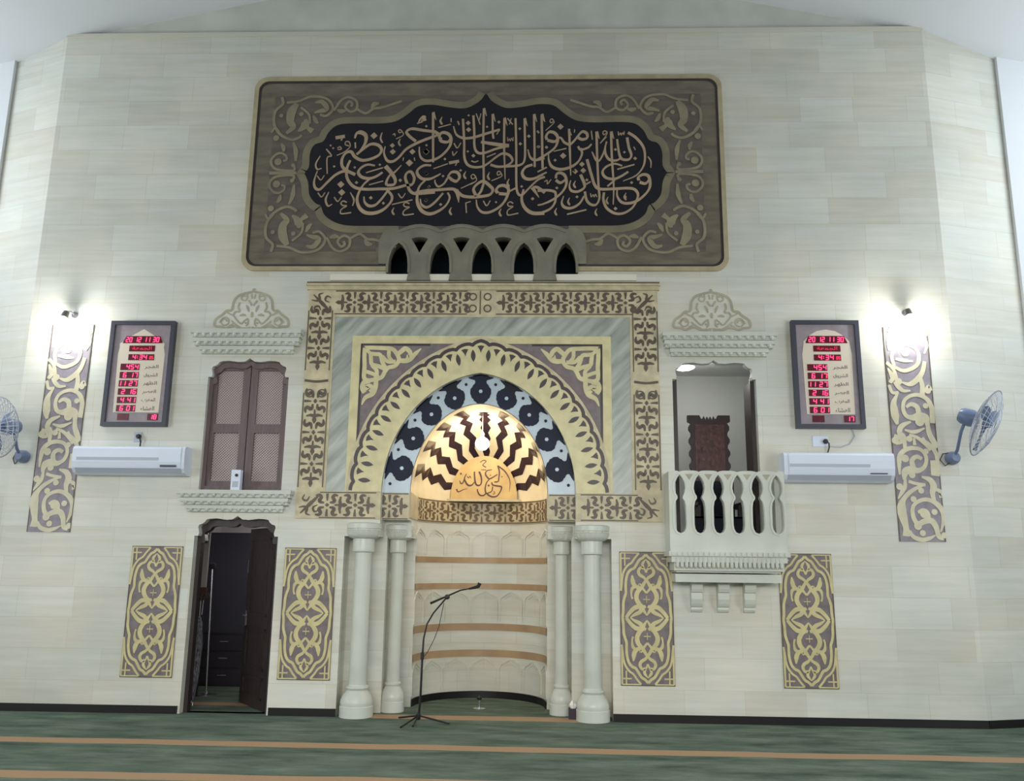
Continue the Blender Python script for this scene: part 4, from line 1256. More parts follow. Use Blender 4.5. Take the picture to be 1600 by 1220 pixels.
# ------------------------------------------------------------------ tall scrollwork strips
for cx, lab in ((-5.092, 'tall cream scrollwork strip under the wall lamp on the shuttered window side'), (5.107, 'tall cream scrollwork strip under the wall lamp on the balcony side')):
    t = thing('scrollwork_strip', (cx, 0, 2.0), lab, 'carved panel', 'tall scrollwork strips')
    build('slab', MB().box(cx - .263, cx + .263, -0.008, 0, 2.008, 4.56), DARKV2, t)
    mb = MB()
    M = lambda u, v, h, cx=cx: (cx + max(-.262, min(.262, u)), -0.008 - h, 2.0 + min(v, 2.558))
    trace(mb, STRIP, STRIP_DOT, M, 0.006, diamond=False)
    build('scrollwork', mb, CREAM4, t)
    mb = MB()
    for sg in (1, -1):
        mb.ribbon([(sg * .257, .01), (sg * .257, 2.55)], .012, M, .003, smooth=False)
    build('dark_border', mb, DARK, t)

# ------------------------------------------------------------------ lunettes over the two bays
for cx, lab in ((-2.855, 'carved lunette of scrolls above the shuttered window'), (2.806, 'carved lunette of scrolls above the balcony window')):
    mb = MB()
    M = lambda u, v, h, cx=cx: (cx + u, -h, 4.54 + v)
    for sg in (1, -1):
        trace(mb, LUN, LUN_DOT, M, 0.006, flip=sg, diamond=False)
    t = thing('lunette_carving', (cx, 0, 4.54), lab, 'carved ornament', 'lunettes above the windows')
    build('scroll_lines', mb, CARVE, t)

# ------------------------------------------------------------------ corbelled ledges


def ledge(name, cx, tiers, label, y0=0.0):
    """tiers: (half width, z bottom, z top, projection)"""
    t = thing(name, (cx, y0, tiers[-1][1]), label, 'stone ledge', 'corbelled stone ledges')
    for hw, za, zb_, pr in tiers:
        mb = MB().box(cx - hw, cx + hw, y0 - pr, y0, za + (zb_ - za) * .45, zb_)
        mb.box(cx - hw + .015, cx + hw - .015, y0 - pr + .03, y0, za, zb_)
        n = int(hw * 2 / .093)
        for i in range(n):
            x = cx - hw + .02 + (2 * hw - .04) * (i + .5) / n
            mb.lathe([(.012, za + .002), (.028, za + (zb_ - za) * .25), (.03, za + (zb_ - za) * .45), (.03, zb_ - .01)], (x, y0 - pr + .03, 0), 8)
        build('tier', mb, COLM, t)
    return t


ledge('window_ledge', -2.865, [(.68, 4.375, 4.475, .15), (.655, 4.28, 4.37, .12), (.585, 4.185, 4.275, .085)], 'three-tiered corbelled stone ledge above the shuttered window')
ledge('window_ledge', 2.865, [(.68, 4.36, 4.455, .15), (.655, 4.27, 4.355, .12), (.585, 4.175, 4.265, .085)], 'three-tiered corbelled stone ledge above the balcony window')
ledge('window_ledge', -2.865, [(.68, 2.43, 2.515, .15), (.645, 2.345, 2.425, .12), (.585, 2.265, 2.34, .085)], 'three-tiered corbelled stone ledge between shuttered window and doorway')

# ------------------------------------------------------------------ balcony
BYF = -0.38
BC, BHW = 2.822, 0.645
bal = thing('balcony', (BC, 0, 1.2), 'small stone balcony with a pierced parapet on three corbels', 'balcony')


def keyhole(cx, zt=2.712, zb=2.062):
    h = [(0, zt), (.028, zt - .035), (.052, zt - .09), (.06, zt - .15), (.05, zt - .20), (.03, zt - .245), (.03, zt - .262), (.05, zt - .30), (.06, zt - .36), (.062, zb + .10), (.055, zb + .05), (.035, zb + .015), (0, zb)]
    return [(cx + x, z) for x, z in h] + [(cx - x, z) for x, z in h[::-1][1:-1]]


kx = [2.300 + i * .2155 for i in range(6)]
topz = 2.762
outl = [(BC - BHW, 1.86), (BC + BHW, 1.86)] + [(BC + BHW, topz - .01)]
for k in range(5, -1, -1):
    outl += [(kx[k] + .06, topz + .0), (kx[k] + .02, topz - .006), (kx[k], topz - .016), (kx[k] - .02, topz - .006), (kx[k] - .06, topz)]
outl += [(BC - BHW, topz - .01)]
tr = []
for k in range(5):
    c = (kx[k] + kx[k + 1]) / 2
    tr.append([(c - .045, 2.722), (c + .045, 2.722), (c, 2.655)])
build('parapet', fill([outl] + [keyhole(x) for x in kx], BYF, 0.09), COLM, bal)
for q in tr:
    build('triangle_inlay', MB().prism(q, flat(BYF), .002), CARVE, bal)
mb = MB()
for x in kx:
    KH = [(x + (a - x) * 1.28, z + (.014 if z > 2.6 else (-.012 if z < 2.1 else 0))) for a, z in keyhole(x)]
    mb.ribbon(KH, .018, flat(BYF), .010, smooth=False, closed=True)
build('opening_moulding', mb, COLM, bal)
build('side_parapet', MB().box(BC - BHW, BC - BHW + .09, BYF + .09, 0, 1.86, topz - .01), COLM, bal)
build('side_parapet', MB().box(BC + BHW - .09, BC + BHW, BYF + .09, 0, 1.86, topz - .01), COLM, bal)
build('balcony_floor', MB().box(BC - BHW + .05, BC + BHW - .05, BYF + .05, 0.0, 1.73, 1.80), COLM, bal)
mb = MB()
mb.box(BC - BHW - .02, BC + BHW + .02, BYF - .03, -.009, 1.81, 1.865)
n = 22
for i in range(n):
    x = BC - BHW + (2 * BHW) * (i + .5) / n
    mb.box(x - .016, x + .016, BYF - .042, BYF - .03, 1.815, 1.855)
build('dentil_course', mb, COLM, bal)
mb = MB()
mb.box(BC - BHW + .01, BC + BHW - .01, BYF - .005, -.009, 1.745, 1.81)
mb.box(BC - BHW + .04, BC + BHW - .04, BYF + .03, -.009, 1.655, 1.745)
for i in range(24):
    x = BC - BHW + .05 + (2 * BHW - .1) * (i + .5) / 24
    mb.lathe([(.008, 1.68), (.02, 1.70), (.022, 1.745), (.022, 1.80)], (x, BYF + .004, 0), 8)
mb.box(BC - BHW + .07, BC + BHW - .07, BYF + .07, -.009, 1.635, 1.655)
build('corbel_course', mb, COLM, bal)
build('under_slab', MB().box(BC - BHW + .06, BC + BHW - .06, BYF + .08, -.009, 1.53, 1.62), COLM, bal)
for x in (2.505, 2.805, 3.10):
    mb = MB()
    prof = [(0, 1.53), (-.20, 1.53), (-.22, 1.50), (-.215, 1.455), (-.19, 1.42), (-.15, 1.41), (-.155, 1.38), (-.16, 1.34), (-.14, 1.29), (-.11, 1.26), (-.07, 1.25), (-.075, 1.225), (-.05, 1.20), (0, 1.19)]
    n = len(prof)
    for xx in (x - .062, x + .062):
        mb.v += [(xx, y * .6, z) for y, z in prof]
    mb.f = [tuple(range(n)), tuple(range(2 * n - 1, n - 1, -1))] + [(i, (i + 1) % n, n + (i + 1) % n, n + i) for i in range(n)]
    build('corbel', mb, COLM, bal)

# high-backed chair in the balcony room
ch = thing('carved_chair', (2.93, 1.05, 1.78), 'high-backed carved red-brown wooden chair standing behind the balcony parapet', 'chair')
cx, y = 2.93, 1.05
edge = [(-.255, 2.30)]
for i in range(7):
    z = 2.42 + i * .165
    edge += [(-.235, z), (-.262, z + .045), (-.262, z + .085), (-.235, z + .13)]
head = [(-.275, 3.56), (-.275, 3.645), (-.12, 3.645), (-.10, 3.60), (-.075, 3.60), (-.065, 3.635), (-.04, 3.58), (-.02, 3.63), (0, 3.58)]
L_ = edge + head
outl = [(cx + a, z) for a, z in L_] + [(cx - a, z) for a, z in L_[::-1][1:]]
bk = build('backrest', fill([outl], y - .03, 0.07), mat('dark_chair_wood', (58, 32, 34), 0.4, rgb2=(40, 24, 26), scale=14), ch)
build('carved_panel', fill([[(cx - .19, 2.40), (cx + .19, 2.40), (cx + .19, 3.52), (cx - .19, 3.52)]], y - .045, .02), LEATHER, bk)
build('seat', MB().box(cx - .29, cx + .29, y - .52, y + .02, 2.16, 2.28), mat('dark_blue_cushion', (34, 34, 48), 0.8), ch)
dr_ = MB().box(cx - .28, cx + .28, y - .075, y - .05, 2.27, 2.78).box(cx - .31, cx + .31, y - .56, y - .53, 1.86, 2.30).box(cx - .31, cx + .31, y - .56, y - .06, 2.28, 2.30)
build('cloth_drape', dr_, mat('dark_navy_cloth', (30, 31, 46), 0.85), ch)
for sx_ in (-1, 1):
    build('armrest', MB().box(cx + sx_ * .29 - .03, cx + sx_ * .29 + .03, y - .5, y, 2.42, 2.48), WOOD, ch)
    for yy in (-.47, -.02):
        build('leg', MB().box(cx + sx_ * .26 - .03, cx + sx_ * .26 + .03, y + yy - .03, y + yy + .03, 1.78, 2.44 if yy < -.1 else 2.3), WOOD, ch)

# leaf of the balcony window, folded back inside
d2 = thing('door_2', (3.30, 0.12, 1.81), 'narrow dark brown door leaf folded back inside the balcony window', 'door')
build('leaf', MB().box(3.30, 3.345, 0.14, 0.62, 1.81, 3.93).box(3.255, 3.345, .105, .145, 1.81, 3.93), WOOD, d2)
d2['kind'] = 'structure'
fr = MB().box(2.325, 2.375, 0.105, 0.16, 1.81, 3.92)
struct('trim_3', fr, WOOD)
b2 = thing('room_bulb', (2.66, 1.2, 4.33), 'lit oval ceiling light inside the balcony window', 'lamp')
build('diffuser', MB().lathe([(.005, -.035), (.09, -.03), (.13, -.012), (.14, 0)], (2.66, 1.2, 4.33), 24), mat('lit_diffuser', (255, 252, 245), emit=9.0), b2, smooth=True)
build('base_ring', MB().lathe([(.145, 0), (.145, .025)], (2.66, 1.2, 4.33), 24), ACW, b2)
build('ceiling_rose', MB().lathe([(.05, .02), (.05, .13)], (2.66, 1.2, 4.33), 16), ACW, b2)
point('room_bulb_light', (2.75, 1.15, 4.22), K['room'], (1, .98, .94), .09)

# ------------------------------------------------------------------ shuttered window
win = build('window_1', fill([bay_outline(DX, 2.53, 4.13, 0.004), bay_outline(DX, 2.575, 4.09, 0.09)], 0.06, 0.06), SHUT)
tag(win, kind='structure')
struct('window_1_backing', MB().box(DX - .5, DX + .5, .20, .22, 2.53, 4.14), LATTB)
for sg in (-1, 1):
    x0, x1 = (DX - .455, DX - .005) if sg < 0 else (DX + .005, DX + .455)
    sh = thing('window_shutter', ((x0 + x1) / 2, .1, 2.54), ('lattice shutter leaf on the outer side of the window, white dispenser at its foot' if sg < 0 else 'plain-footed lattice shutter leaf next to the niche surround'), 'shutter', 'shutter leaves of the window')
    mid = 3.28
    st = .085
    fmb = MB()
    fmb.box(x0, x0 + (.05 if sg < 0 else st), .09, .13, 2.555, 4.06)
    fmb.box(x1 - (st if sg < 0 else .05), x1, .09, .13, 2.555, 4.06)
    fx0, fx1 = x0 + (.05 if sg < 0 else st), x1 - (st if sg < 0 else .05)
    fmb.box(fx0, fx1, .09, .13, 2.555, 2.64)
    fmb.box(fx0, fx1, .09, .13, mid - .055, mid + .055)
    fmb.box(fx0, fx1, .09, .13, 4.0, 4.06)
    build('frame', fmb, SHUT, sh)
    for za, zb_ in ((2.64, mid - .055), (mid + .055, 4.0)):
        lm = MB()
        build('backing_board', MB().box(fx0, fx1, .122, .126, za, zb_), LATTB, sh)
        wd, ht = fx1 - fx0, zb_ - za
        p = .034
        for d in (1, -1):
            c = -ht
            while c < wd + ht:
                # line x = c + d*z
                pts = []
                if d == 1:
                    zlo, zhi = max(0, -c), min(ht, wd - c)
                    if zhi - zlo > .01:
                        pts = [(c + zlo, zlo), (c + zhi, zhi)]
                else:
                    zlo, zhi = max(0, c - wd), min(ht, c)
                    if zhi - zlo > .01:
                        pts = [(c - zlo, zlo), (c - zhi, zhi)]
                if pts:
                    lm.ribbon([(fx0 + a, za + b_) for a, b_ in pts], .011, flat(.118 - .003 * d), .004, smooth=False, back=0)
                c += p
        build('lattice', lm, LATT, sh)

dsp = thing('white_dispenser', (-2.86, -.06, 2.525), 'small white dispenser box standing on the ledge of the shuttered window', 'dispenser')
bx = MB().box(-2.915, -2.805, -.11, -.03, 2.516, 2.755)
build('body', bx, ACW, dsp)
build('dark_nozzle', MB().lathe([(.018, 0), (.018, .012)], (-2.85, -.11, 2.69), 12, axis=Matrix.Rotation(PI / 2, 3, 'X')), BLK, dsp)
build('lower_label', MB().box(-2.895, -2.825, -.112, -.11, 2.55, 2.62), ACG, dsp)

# ------------------------------------------------------------------ store room door and what stands inside
door = build('door_1_frame', fill([bay_outline(DX, 0.0, 2.217, 0.003), bay_outline(DX, 0.0, 2.165, 0.095)], 0.10, 0.10), WOOD)
tag(door, kind='structure')
hx, hy = -2.395, 0.14
ang = math.atan2(.80, -.59)
dd = Vector((math.cos(ang), math.sin(ang), 0))
dn = Vector((-dd.y, dd.x, 0))
dl = thing('door_1', (hx, hy, 0), 'dark wooden panelled door leaf standing half open into the store room', 'door')
dl['kind'] = 'structure'


def dbox(mb, u0, u1, w0, w1, z0, z1):
    c = []
    for z in (z0, z1):
        for u, w in ((u0, w0), (u1, w0), (u1, w1), (u0, w1)):
            p = Vector((hx, hy, z)) + dd * u + dn * w
            c.append(p)
    mb.add(c, [(0, 3, 2, 1), (4, 5, 6, 7), (0, 1, 5, 4), (1, 2, 6, 5), (2, 3, 7, 6), (3, 0, 4, 7)])
    return mb


build('leaf', dbox(MB(), 0, .93, -.022, .022, .012, 2.10), WOOD, dl)
for z0, z1 in ((.12, .36), (.44, .92), (1.06, 1.98)):
    mb = MB()
    for s_ in (1, -1):
        w0, w1 = (.022, .034) if s_ > 0 else (-.034, -.022)
        dbox(mb, .11, .82, w0, w1, z0, z0 + .03)
        dbox(mb, .11, .82, w0, w1, z1 - .03, z1)
        dbox(mb, .11, .14, w0, w1, z0, z1)
        dbox(mb, .79, .82, w0, w1, z0, z1)
        dbox(mb, .18, .75, w0 if s_ > 0 else -.030, .030 if s_ > 0 else w1, z0 + .07, z1 - .07)
    build('raised_panel', mb, WOOD, dl)
mb = MB()
for s_ in (1, -1):
    dbox(mb, .855, .905, .022 if s_ > 0 else -.028, .028 if s_ > 0 else -.022, .92, 1.10)
    a = Vector((hx, hy, 1.04)) + dd * .88
    mb.tube([a + dn * s_ * .024, a + dn * s_ * .065, a + dn * s_ * .07 - dd * .03, a + dn * s_ * .07 - dd * .12], .009)
dbox(mb, .93, .934, -.012, .012, .94, 1.08)
build('handle', mb, CHROME, dl)
mb = MB()
a = Vector((hx, hy, 1.62)) + dd * .934
dbox(mb, .92, .945, -.02, .02, 1.56, 1.72)
build('white_tag', mb, ACW, dl)

point('assumed_store_light', (-2.85, 1.75, 2.30), K['store'], (1, .98, .96), .08)  # assumed unseen lamp, added to brighten the store room
cab = thing('drawer_cabinet', (-3.17, 2.4, 0), 'tall dark cabinet with three drawers at the back of the store room', 'cabinet')
build('body', MB().box(-4.03, -2.55, 2.2, 2.72, 0.0, 2.10), CABD, cab)
build('door', MB().box(-4.02, -2.57, 2.18, 2.198, .72, 2.08), mat('navy_grey_cabinet_door', (52, 50, 62), 0.5), cab)
for k in range(3):
    z = .03 + k * .225
    dr = build('drawer', MB().box(-4.02, -2.57, 2.175, 2.198, z, z + .205), CABD, cab)
    build('drawer_handle', MB().tube([(-3.72, 2.176, z + .12), (-3.72, 2.15, z + .12), (-3.60, 2.15, z + .12), (-3.60, 2.176, z + .12)], .009), CHROME, dr)

pol = thing('straight_stand', (-3.575, 1.40, 0), 'thin silver straight stand with a round head just inside the doorway', 'stand')
build('pole', MB().tube([(-3.575, 1.40, .02), (-3.60, 1.40, .8), (-3.625, 1.40, 1.60)], .011), CHROME, pol)
build('foot', MB().lathe([(.13, 0), (.13, .012), (.03, .03), (.015, .05)], (-3.575, 1.40, 0), 24), CHROME, pol, smooth=True)
build('head', MB().lathe([(.01, -.04), (.045, -.025), (.052, 0), (.045, .03), (.01, .045)], (-3.627, 1.40, 1.63), 16), mat('dark_foam', (40, 40, 44), 0.9), pol, smooth=True)

for k, (x, yy, tilt, mt, lab) in enumerate(((-3.41, .56, -.115, mat('dark_grey_fabric', (44, 44, 52), 0.8, rgb2=(150, 150, 158), scale=9, stretch=(9, 9, 1)), 'closed grey streaked umbrella leaning just inside the door frame'),
                                           (-3.50, .74, -.07, mat('black_fabric', (26, 26, 32), 0.8), 'closed black umbrella leaning in the store room behind the grey one'))):
    u = thing('closed_umbrella', (x, yy, 0), lab, 'umbrella', 'umbrellas inside the doorway')
    q = lambda z: (x + tilt * z, yy + .28 * z, z)
    mb = MB()
    zz = [.03, .10, .35, .70, .95, 1.02]
    rr = [.006, .018, .05, .062, .04, .014]
    mb.tube([q(z) for z in zz], rr, n=12)
    build('canopy', mb, mt, u, smooth=True)
    build('shaft', MB().tube([q(0), q(.5), q(1.22)], .008), CHROME, u)
    hk = [q(1.20)] + [(q(1.24)[0] + .035 - .035 * math.cos(a), q(1.24)[1], 1.24 + .05 * math.sin(a)) for a in [i * PI / 6 for i in range(7)]]
    build('handle', MB().tube(hk, .012), mat('brown_handle', (84, 56, 46), 0.5), u)
brd = thing('tall_board', (-3.70, 1.26, 0), 'tall narrow board with a pale upper half standing left of the silver stand', 'board')
build('pale_board', MB().box(-3.765, -3.635, 1.25, 1.275, 1.36, 2.06), mat('pale_grey_board', (176, 170, 170), 0.7), brd)
build('brown_strip', MB().box(-3.775, -3.62, 1.235, 1.28, 1.28, 1.36), mat('brown_handle', (84, 56, 46)), brd)
build('dark_panel', MB().box(-3.765, -3.635, 1.25, 1.275, 0.0, 1.28), mat('dark_grey_board', (58, 56, 62), 0.6, var=.2, stretch=(1, 1, .3)), brd)

# ------------------------------------------------------------------ prayer time boards
SEG = {'0': 'abcdef', '1': 'bc', '2': 'abged', '3': 'abgcd', '4': 'fgbc', '5': 'afgcd', '6': 'afgedc', '7': 'abc', '8': 'abcdefg', '9': 'abcfgd'}


def digits(mb, txt, x, z, w, h, M, hh):
    """seven segment figures; x is the left edge, z the foot"""
    adv = w
    for chx in txt:
        if chx == ' ':
            x += adv * .55
            continue
        if chx == ':':
            for q in (.3, .7):
                mb.dot((x + adv * .10, z + h * q), .0055, .0055, M, hh, n=6)
            x += adv * .55
            continue
        sl = h * .1
        a, b, c, d = x, x + w * .60, z, z + h
        m = z + h / 2
        tk = .0095
        segs = {'a': ((a + sl, d), (b + sl, d)), 'g': ((a + sl / 2, m), (b + sl / 2, m)), 'd': ((a, c), (b, c)), 'f': ((a + sl / 2, m), (a + sl, d)), 'e': ((a, c), (a + sl / 2, m)), 'b': ((b + sl / 2, m), (b + sl, d)), 'c': ((b, c), (b + sl / 2, m))}
        for s_ in SEG[chx]:
            p, q = segs[s_]
            mb.ribbon([p, q], tk, M, hh, smooth=False)
        x += adv


AR = {'fajr': '\uFEAE\uFEA0\uFED4\uFEDF\uFE8D', 'shuruq': '\uFED5\uFEED\uFEAE\uFEB8\uFEDF\uFE8D', 'dhuhr': '\uFEAE\uFEEC\uFEC8\uFEDF\uFE8D', 'asr': '\uFEAE\uFEBC\uFECC\uFEDF\uFE8D',
      'maghrib': '\uFE8F\uFEAE\uFED0\uFEE4\uFEDF\uFE8D', 'isha': '\uFE80\uFE8E\uFEB8\uFECC\uFEDF\uFE8D', 'friday': '\uFE94\uFECC\uFEE4\uFEA0\uFEDF\uFE8D'}
ROWS = [('454', 'fajr'), ('6 17', 'shuruq'), ('11 27', 'dhuhr'), ('2 16', 'asr'), ('4 41', 'maghrib'), ('6 01', 'isha')]


def board(cx, z0, temp, pointed, label):
    w, h = .80, 1.315
    t = thing('prayer_time_board', (cx, 0, z0), label, 'digital clock', 'prayer time boards')
    x0 = cx - w / 2
    fr_ = MB()
    for a, b, c, d in ((x0, x0 + .05, z0, z0 + h), (x0 + w - .05, x0 + w, z0, z0 + h), (x0 + .05, x0 + w - .05, z0, z0 + .05), (x0 + .05, x0 + w - .05, z0 + h - .05, z0 + h)):
        fr_.box(a, b, -.075, 0, c, d)
    build('frame', fr_, FRAME, t)
    build('face', MB().box(x0 + .05, x0 + w - .05, -.05, -.01, z0 + .05, z0 + h - .05), FACE, t)
    M = lambda u, v, hh: (x0 + u, -.05 - hh, z0 + v)
    # ivory arch
    if pointed:
        hd = [(.68, .98), (.685, 1.03), (.52, 1.15), (.41, 1.215), (.30, 1.15), (.125, 1.03), (.13, .98)]
    else:
        hd = [(.69, .98), (.68, 1.06), (.61, 1.13), (.52, 1.185), (.41, 1.205), (.30, 1.185), (.21, 1.13), (.14, 1.06), (.13, .98)]
    build('ivory_arch', MB().prism([(.13, .17), (.69, .17), (.70, .9)] + hd + [(.115, .9)], M, .003), IVORY, t)
    def window(pts, back, figs, material=None, word=None, small=None):
        wn = build('display_window', MB().prism(pts, M, .006, back), REDBOX, t)
        if figs:
            mb = MB()
            for f in figs:
                digits(mb, *f, M, .009)
            build('lit_digits', mb, LED, wn)
        if word or small:
            mb = MB()
            if word:
                text_mesh(mb, word, .41, .967, .055, .24, M, .009)
            if small:
                digits(mb, *small, M, .009)
            build('lit_word' if word else 'lit_seconds', mb, LEDD, wn)
    bx_ = lambda a, b, c, d: [(a, c), (b, c), (b, d), (a, d)]
    window([(.16, 1.035), (.66, 1.035), (.62, 1.125), (.20, 1.125)], .003, [('20 12 11 30', .20, 1.052, .044, .056)])
    window(bx_(.25, .57, .93, 1.005), .003, [], word=AR['friday'])
    window(bx_(.25, .57, .82, .895), .003, [('4:34', .305, .832, .054, .052)], small=('05', .515, .835, .026, .034))
    rows = []
    for k, (txt, _) in enumerate(ROWS):
        zc = .735 - k * .103
        n = len(txt.replace(' ', ''))
        wd = .054 * n + .0297 * txt.count(' ')
        window(bx_(.165, .40, zc - .04, zc + .04), .003, [(txt, .392 - wd + .012, zc - .027, .054, .054)])
        rows.append(zc)
    window(bx_(.56, .69, .075, .155), 0, [(temp, .59, .09, .047, .05)])
    window(bx_(.19, .33, .075, .155), 0, [])
    tx = MB()
    for (_, nm), zc in zip(ROWS, rows):
        text_mesh(tx, AR[nm], .55, zc, .055, .17, M, .005)
    build('printed_names', tx, TXT, t)


board(-4.178, 3.275, '18', True, 'red-lit prayer time board with a pointed ivory top, near the shuttered window')
board(4.138, 3.305, '17', False, 'red-lit prayer time board with a rounded ivory top, near the balcony window')

# ------------------------------------------------------------------ air conditioners and sockets


def aircon(cx, z0, w, label, disp):
    h, d = .335, .22
    t = thing('air_conditioner', (cx, 0, z0), label, 'air conditioner', 'split air conditioners')
    prof = [(0, 0), (-.10, 0), (-.16, .025), (-.20, .075), (-.215, .15), (-.22, .24), (-.215, .30), (-.20, .325), (-.17, h), (0, h)]
    mb = MB()
    n = len(prof)
    for x in (cx - w / 2, cx + w / 2):
        mb.v += [(x, y, z0 + z) for y, z in prof]
    mb.f = [tuple(range(n)), tuple(range(2 * n - 1, n - 1, -1))] + [(i, (i + 1) % n, n + (i + 1) % n, n + i) for i in range(n)]
    build('body', mb, ACW, t)
    pf = [(-.206, .085), (-.222, .15), (-.227, .24), (-.222, .30), (-.21, .32)]
    mb = MB()
    for x in (cx - w / 2 + .05, cx + w / 2 - .04):
        mb.v += [(x, y, z0 + z) for y, z in pf]
    m = len(pf)
    mb.f = [(i, i + 1, m + i + 1, m + i) for i in range(m - 1)]
    build('front_panel', mb, ACW, t)
    build('grille_line', MB().box(cx - w / 2 + .06, cx + w / 2 * .55, -.2275, -.22, z0 + .165, z0 + .20), ACG, t)
    mb = MB()
    mb.add([(cx - w / 2 + .04, -.205, z0 + .075), (cx + w / 2 - .04, -.205, z0 + .075), (cx + w / 2 - .04, -.163, z0 + .022), (cx - w / 2 + .04, -.163, z0 + .022)], [(0, 1, 2, 3)])
    build('louvre', mb, ACG, t)
    build('badge', MB().box(cx + w / 2 - .28, cx + w / 2 - .09, -.2275, -.21, z0 + .088, z0 + (.112 if disp else .100)), FRAME, t)


aircon(-4.122, 2.68, 1.345, 'white split air conditioner below the prayer board on the shuttered window side', True)
aircon(4.15, 2.668, 1.25, 'white split air conditioner below the prayer board on the balcony side', False)

for cx, lab, full in ((4.02, 'white wall socket with black plug above the air conditioner on the balcony side', True), (-4.13, 'small wall socket with black plug above the air conditioner on the shuttered side', False)):
    t = thing('wall_socket', (cx, 0, 3.14), lab, 'socket', 'wall sockets above the air conditioners')
    if full:
        build('faceplate', MB().box(cx - .09, cx + .09, -.015, 0, 3.10, 3.22), ACW, t)
    else:
        build('faceplate', MB().box(cx - .045, cx + .045, -.012, 0, 3.09, 3.21), ACG, t)
    px = cx + (.05 if full else .02)
    build('plug', MB().lathe([(.026, 0), (.03, .03), (.02, .055)], (px, -.012, 3.155), 12, axis=Matrix.Rotation(PI / 2, 3, 'X')), BLK, t)
    build('cord', MB().tube([(px, -.05, 3.155), (px + .03, -.06, 3.13), (px + .035, -.04, 3.08), (px + .02, -.02, 3.02)], .008), BLK, t)
crd = build('clock_cord', MB().tube([(4.40, -.02, 3.31), (4.42, -.012, 3.22), (4.36, -.012, 3.13), (4.25, -.012, 3.09), (4.11, -.012, 3.10)], .006), ACG)
tag(crd, 'thin pale cord looping from the prayer board on the balcony side to its socket', 'cord')

# ------------------------------------------------------------------ wall lamps
for cx, cz, lab in ((-5.116, 4.63, 'small spotlight glaring on the wall above the strip on the shuttered window side'), (5.095, 4.68, 'small spotlight glaring on the wall above the strip on the balcony side')):
    t = thing('wall_lamp', (cx, 0, cz), lab, 'lamp', 'wall spotlights')
    build('wall_plate', MB().lathe([(.04, 0), (.04, .02)], (cx + .03, 0, cz + .05), 14, axis=Matrix.Rotation(PI / 2, 3, 'X')), CHROME, t)
    build('arm', MB().tube([(cx + .03, -.02, cz + .05), (cx + .03, -.10, cz + .07), (cx, -.16, cz + .05)], .010), CHROME, t)
    ax = Matrix.Rotation(math.radians(155), 3, 'X')
    build('shade', MB().lathe([(.02, -.06), (.035, -.05), (.042, 0), (.05, .05)], (cx, -.17, cz), 18, axis=ax), mat('grey_shade', (120, 118, 114), 0.4, metal=.5), t, smooth=True)
    build('bulb', MB().lathe([(.003, .03), (.03, .045), (.04, .07), (.03, .095), (.003, .105)], (cx, -.17, cz), 14, axis=ax), BULB, t, smooth=True)
    point('wall_lamp_light', (cx, -.26, cz - .16), K['wall'], (1.0, 1.0, .98), .05)

# ------------------------------------------------------------------ wall fans


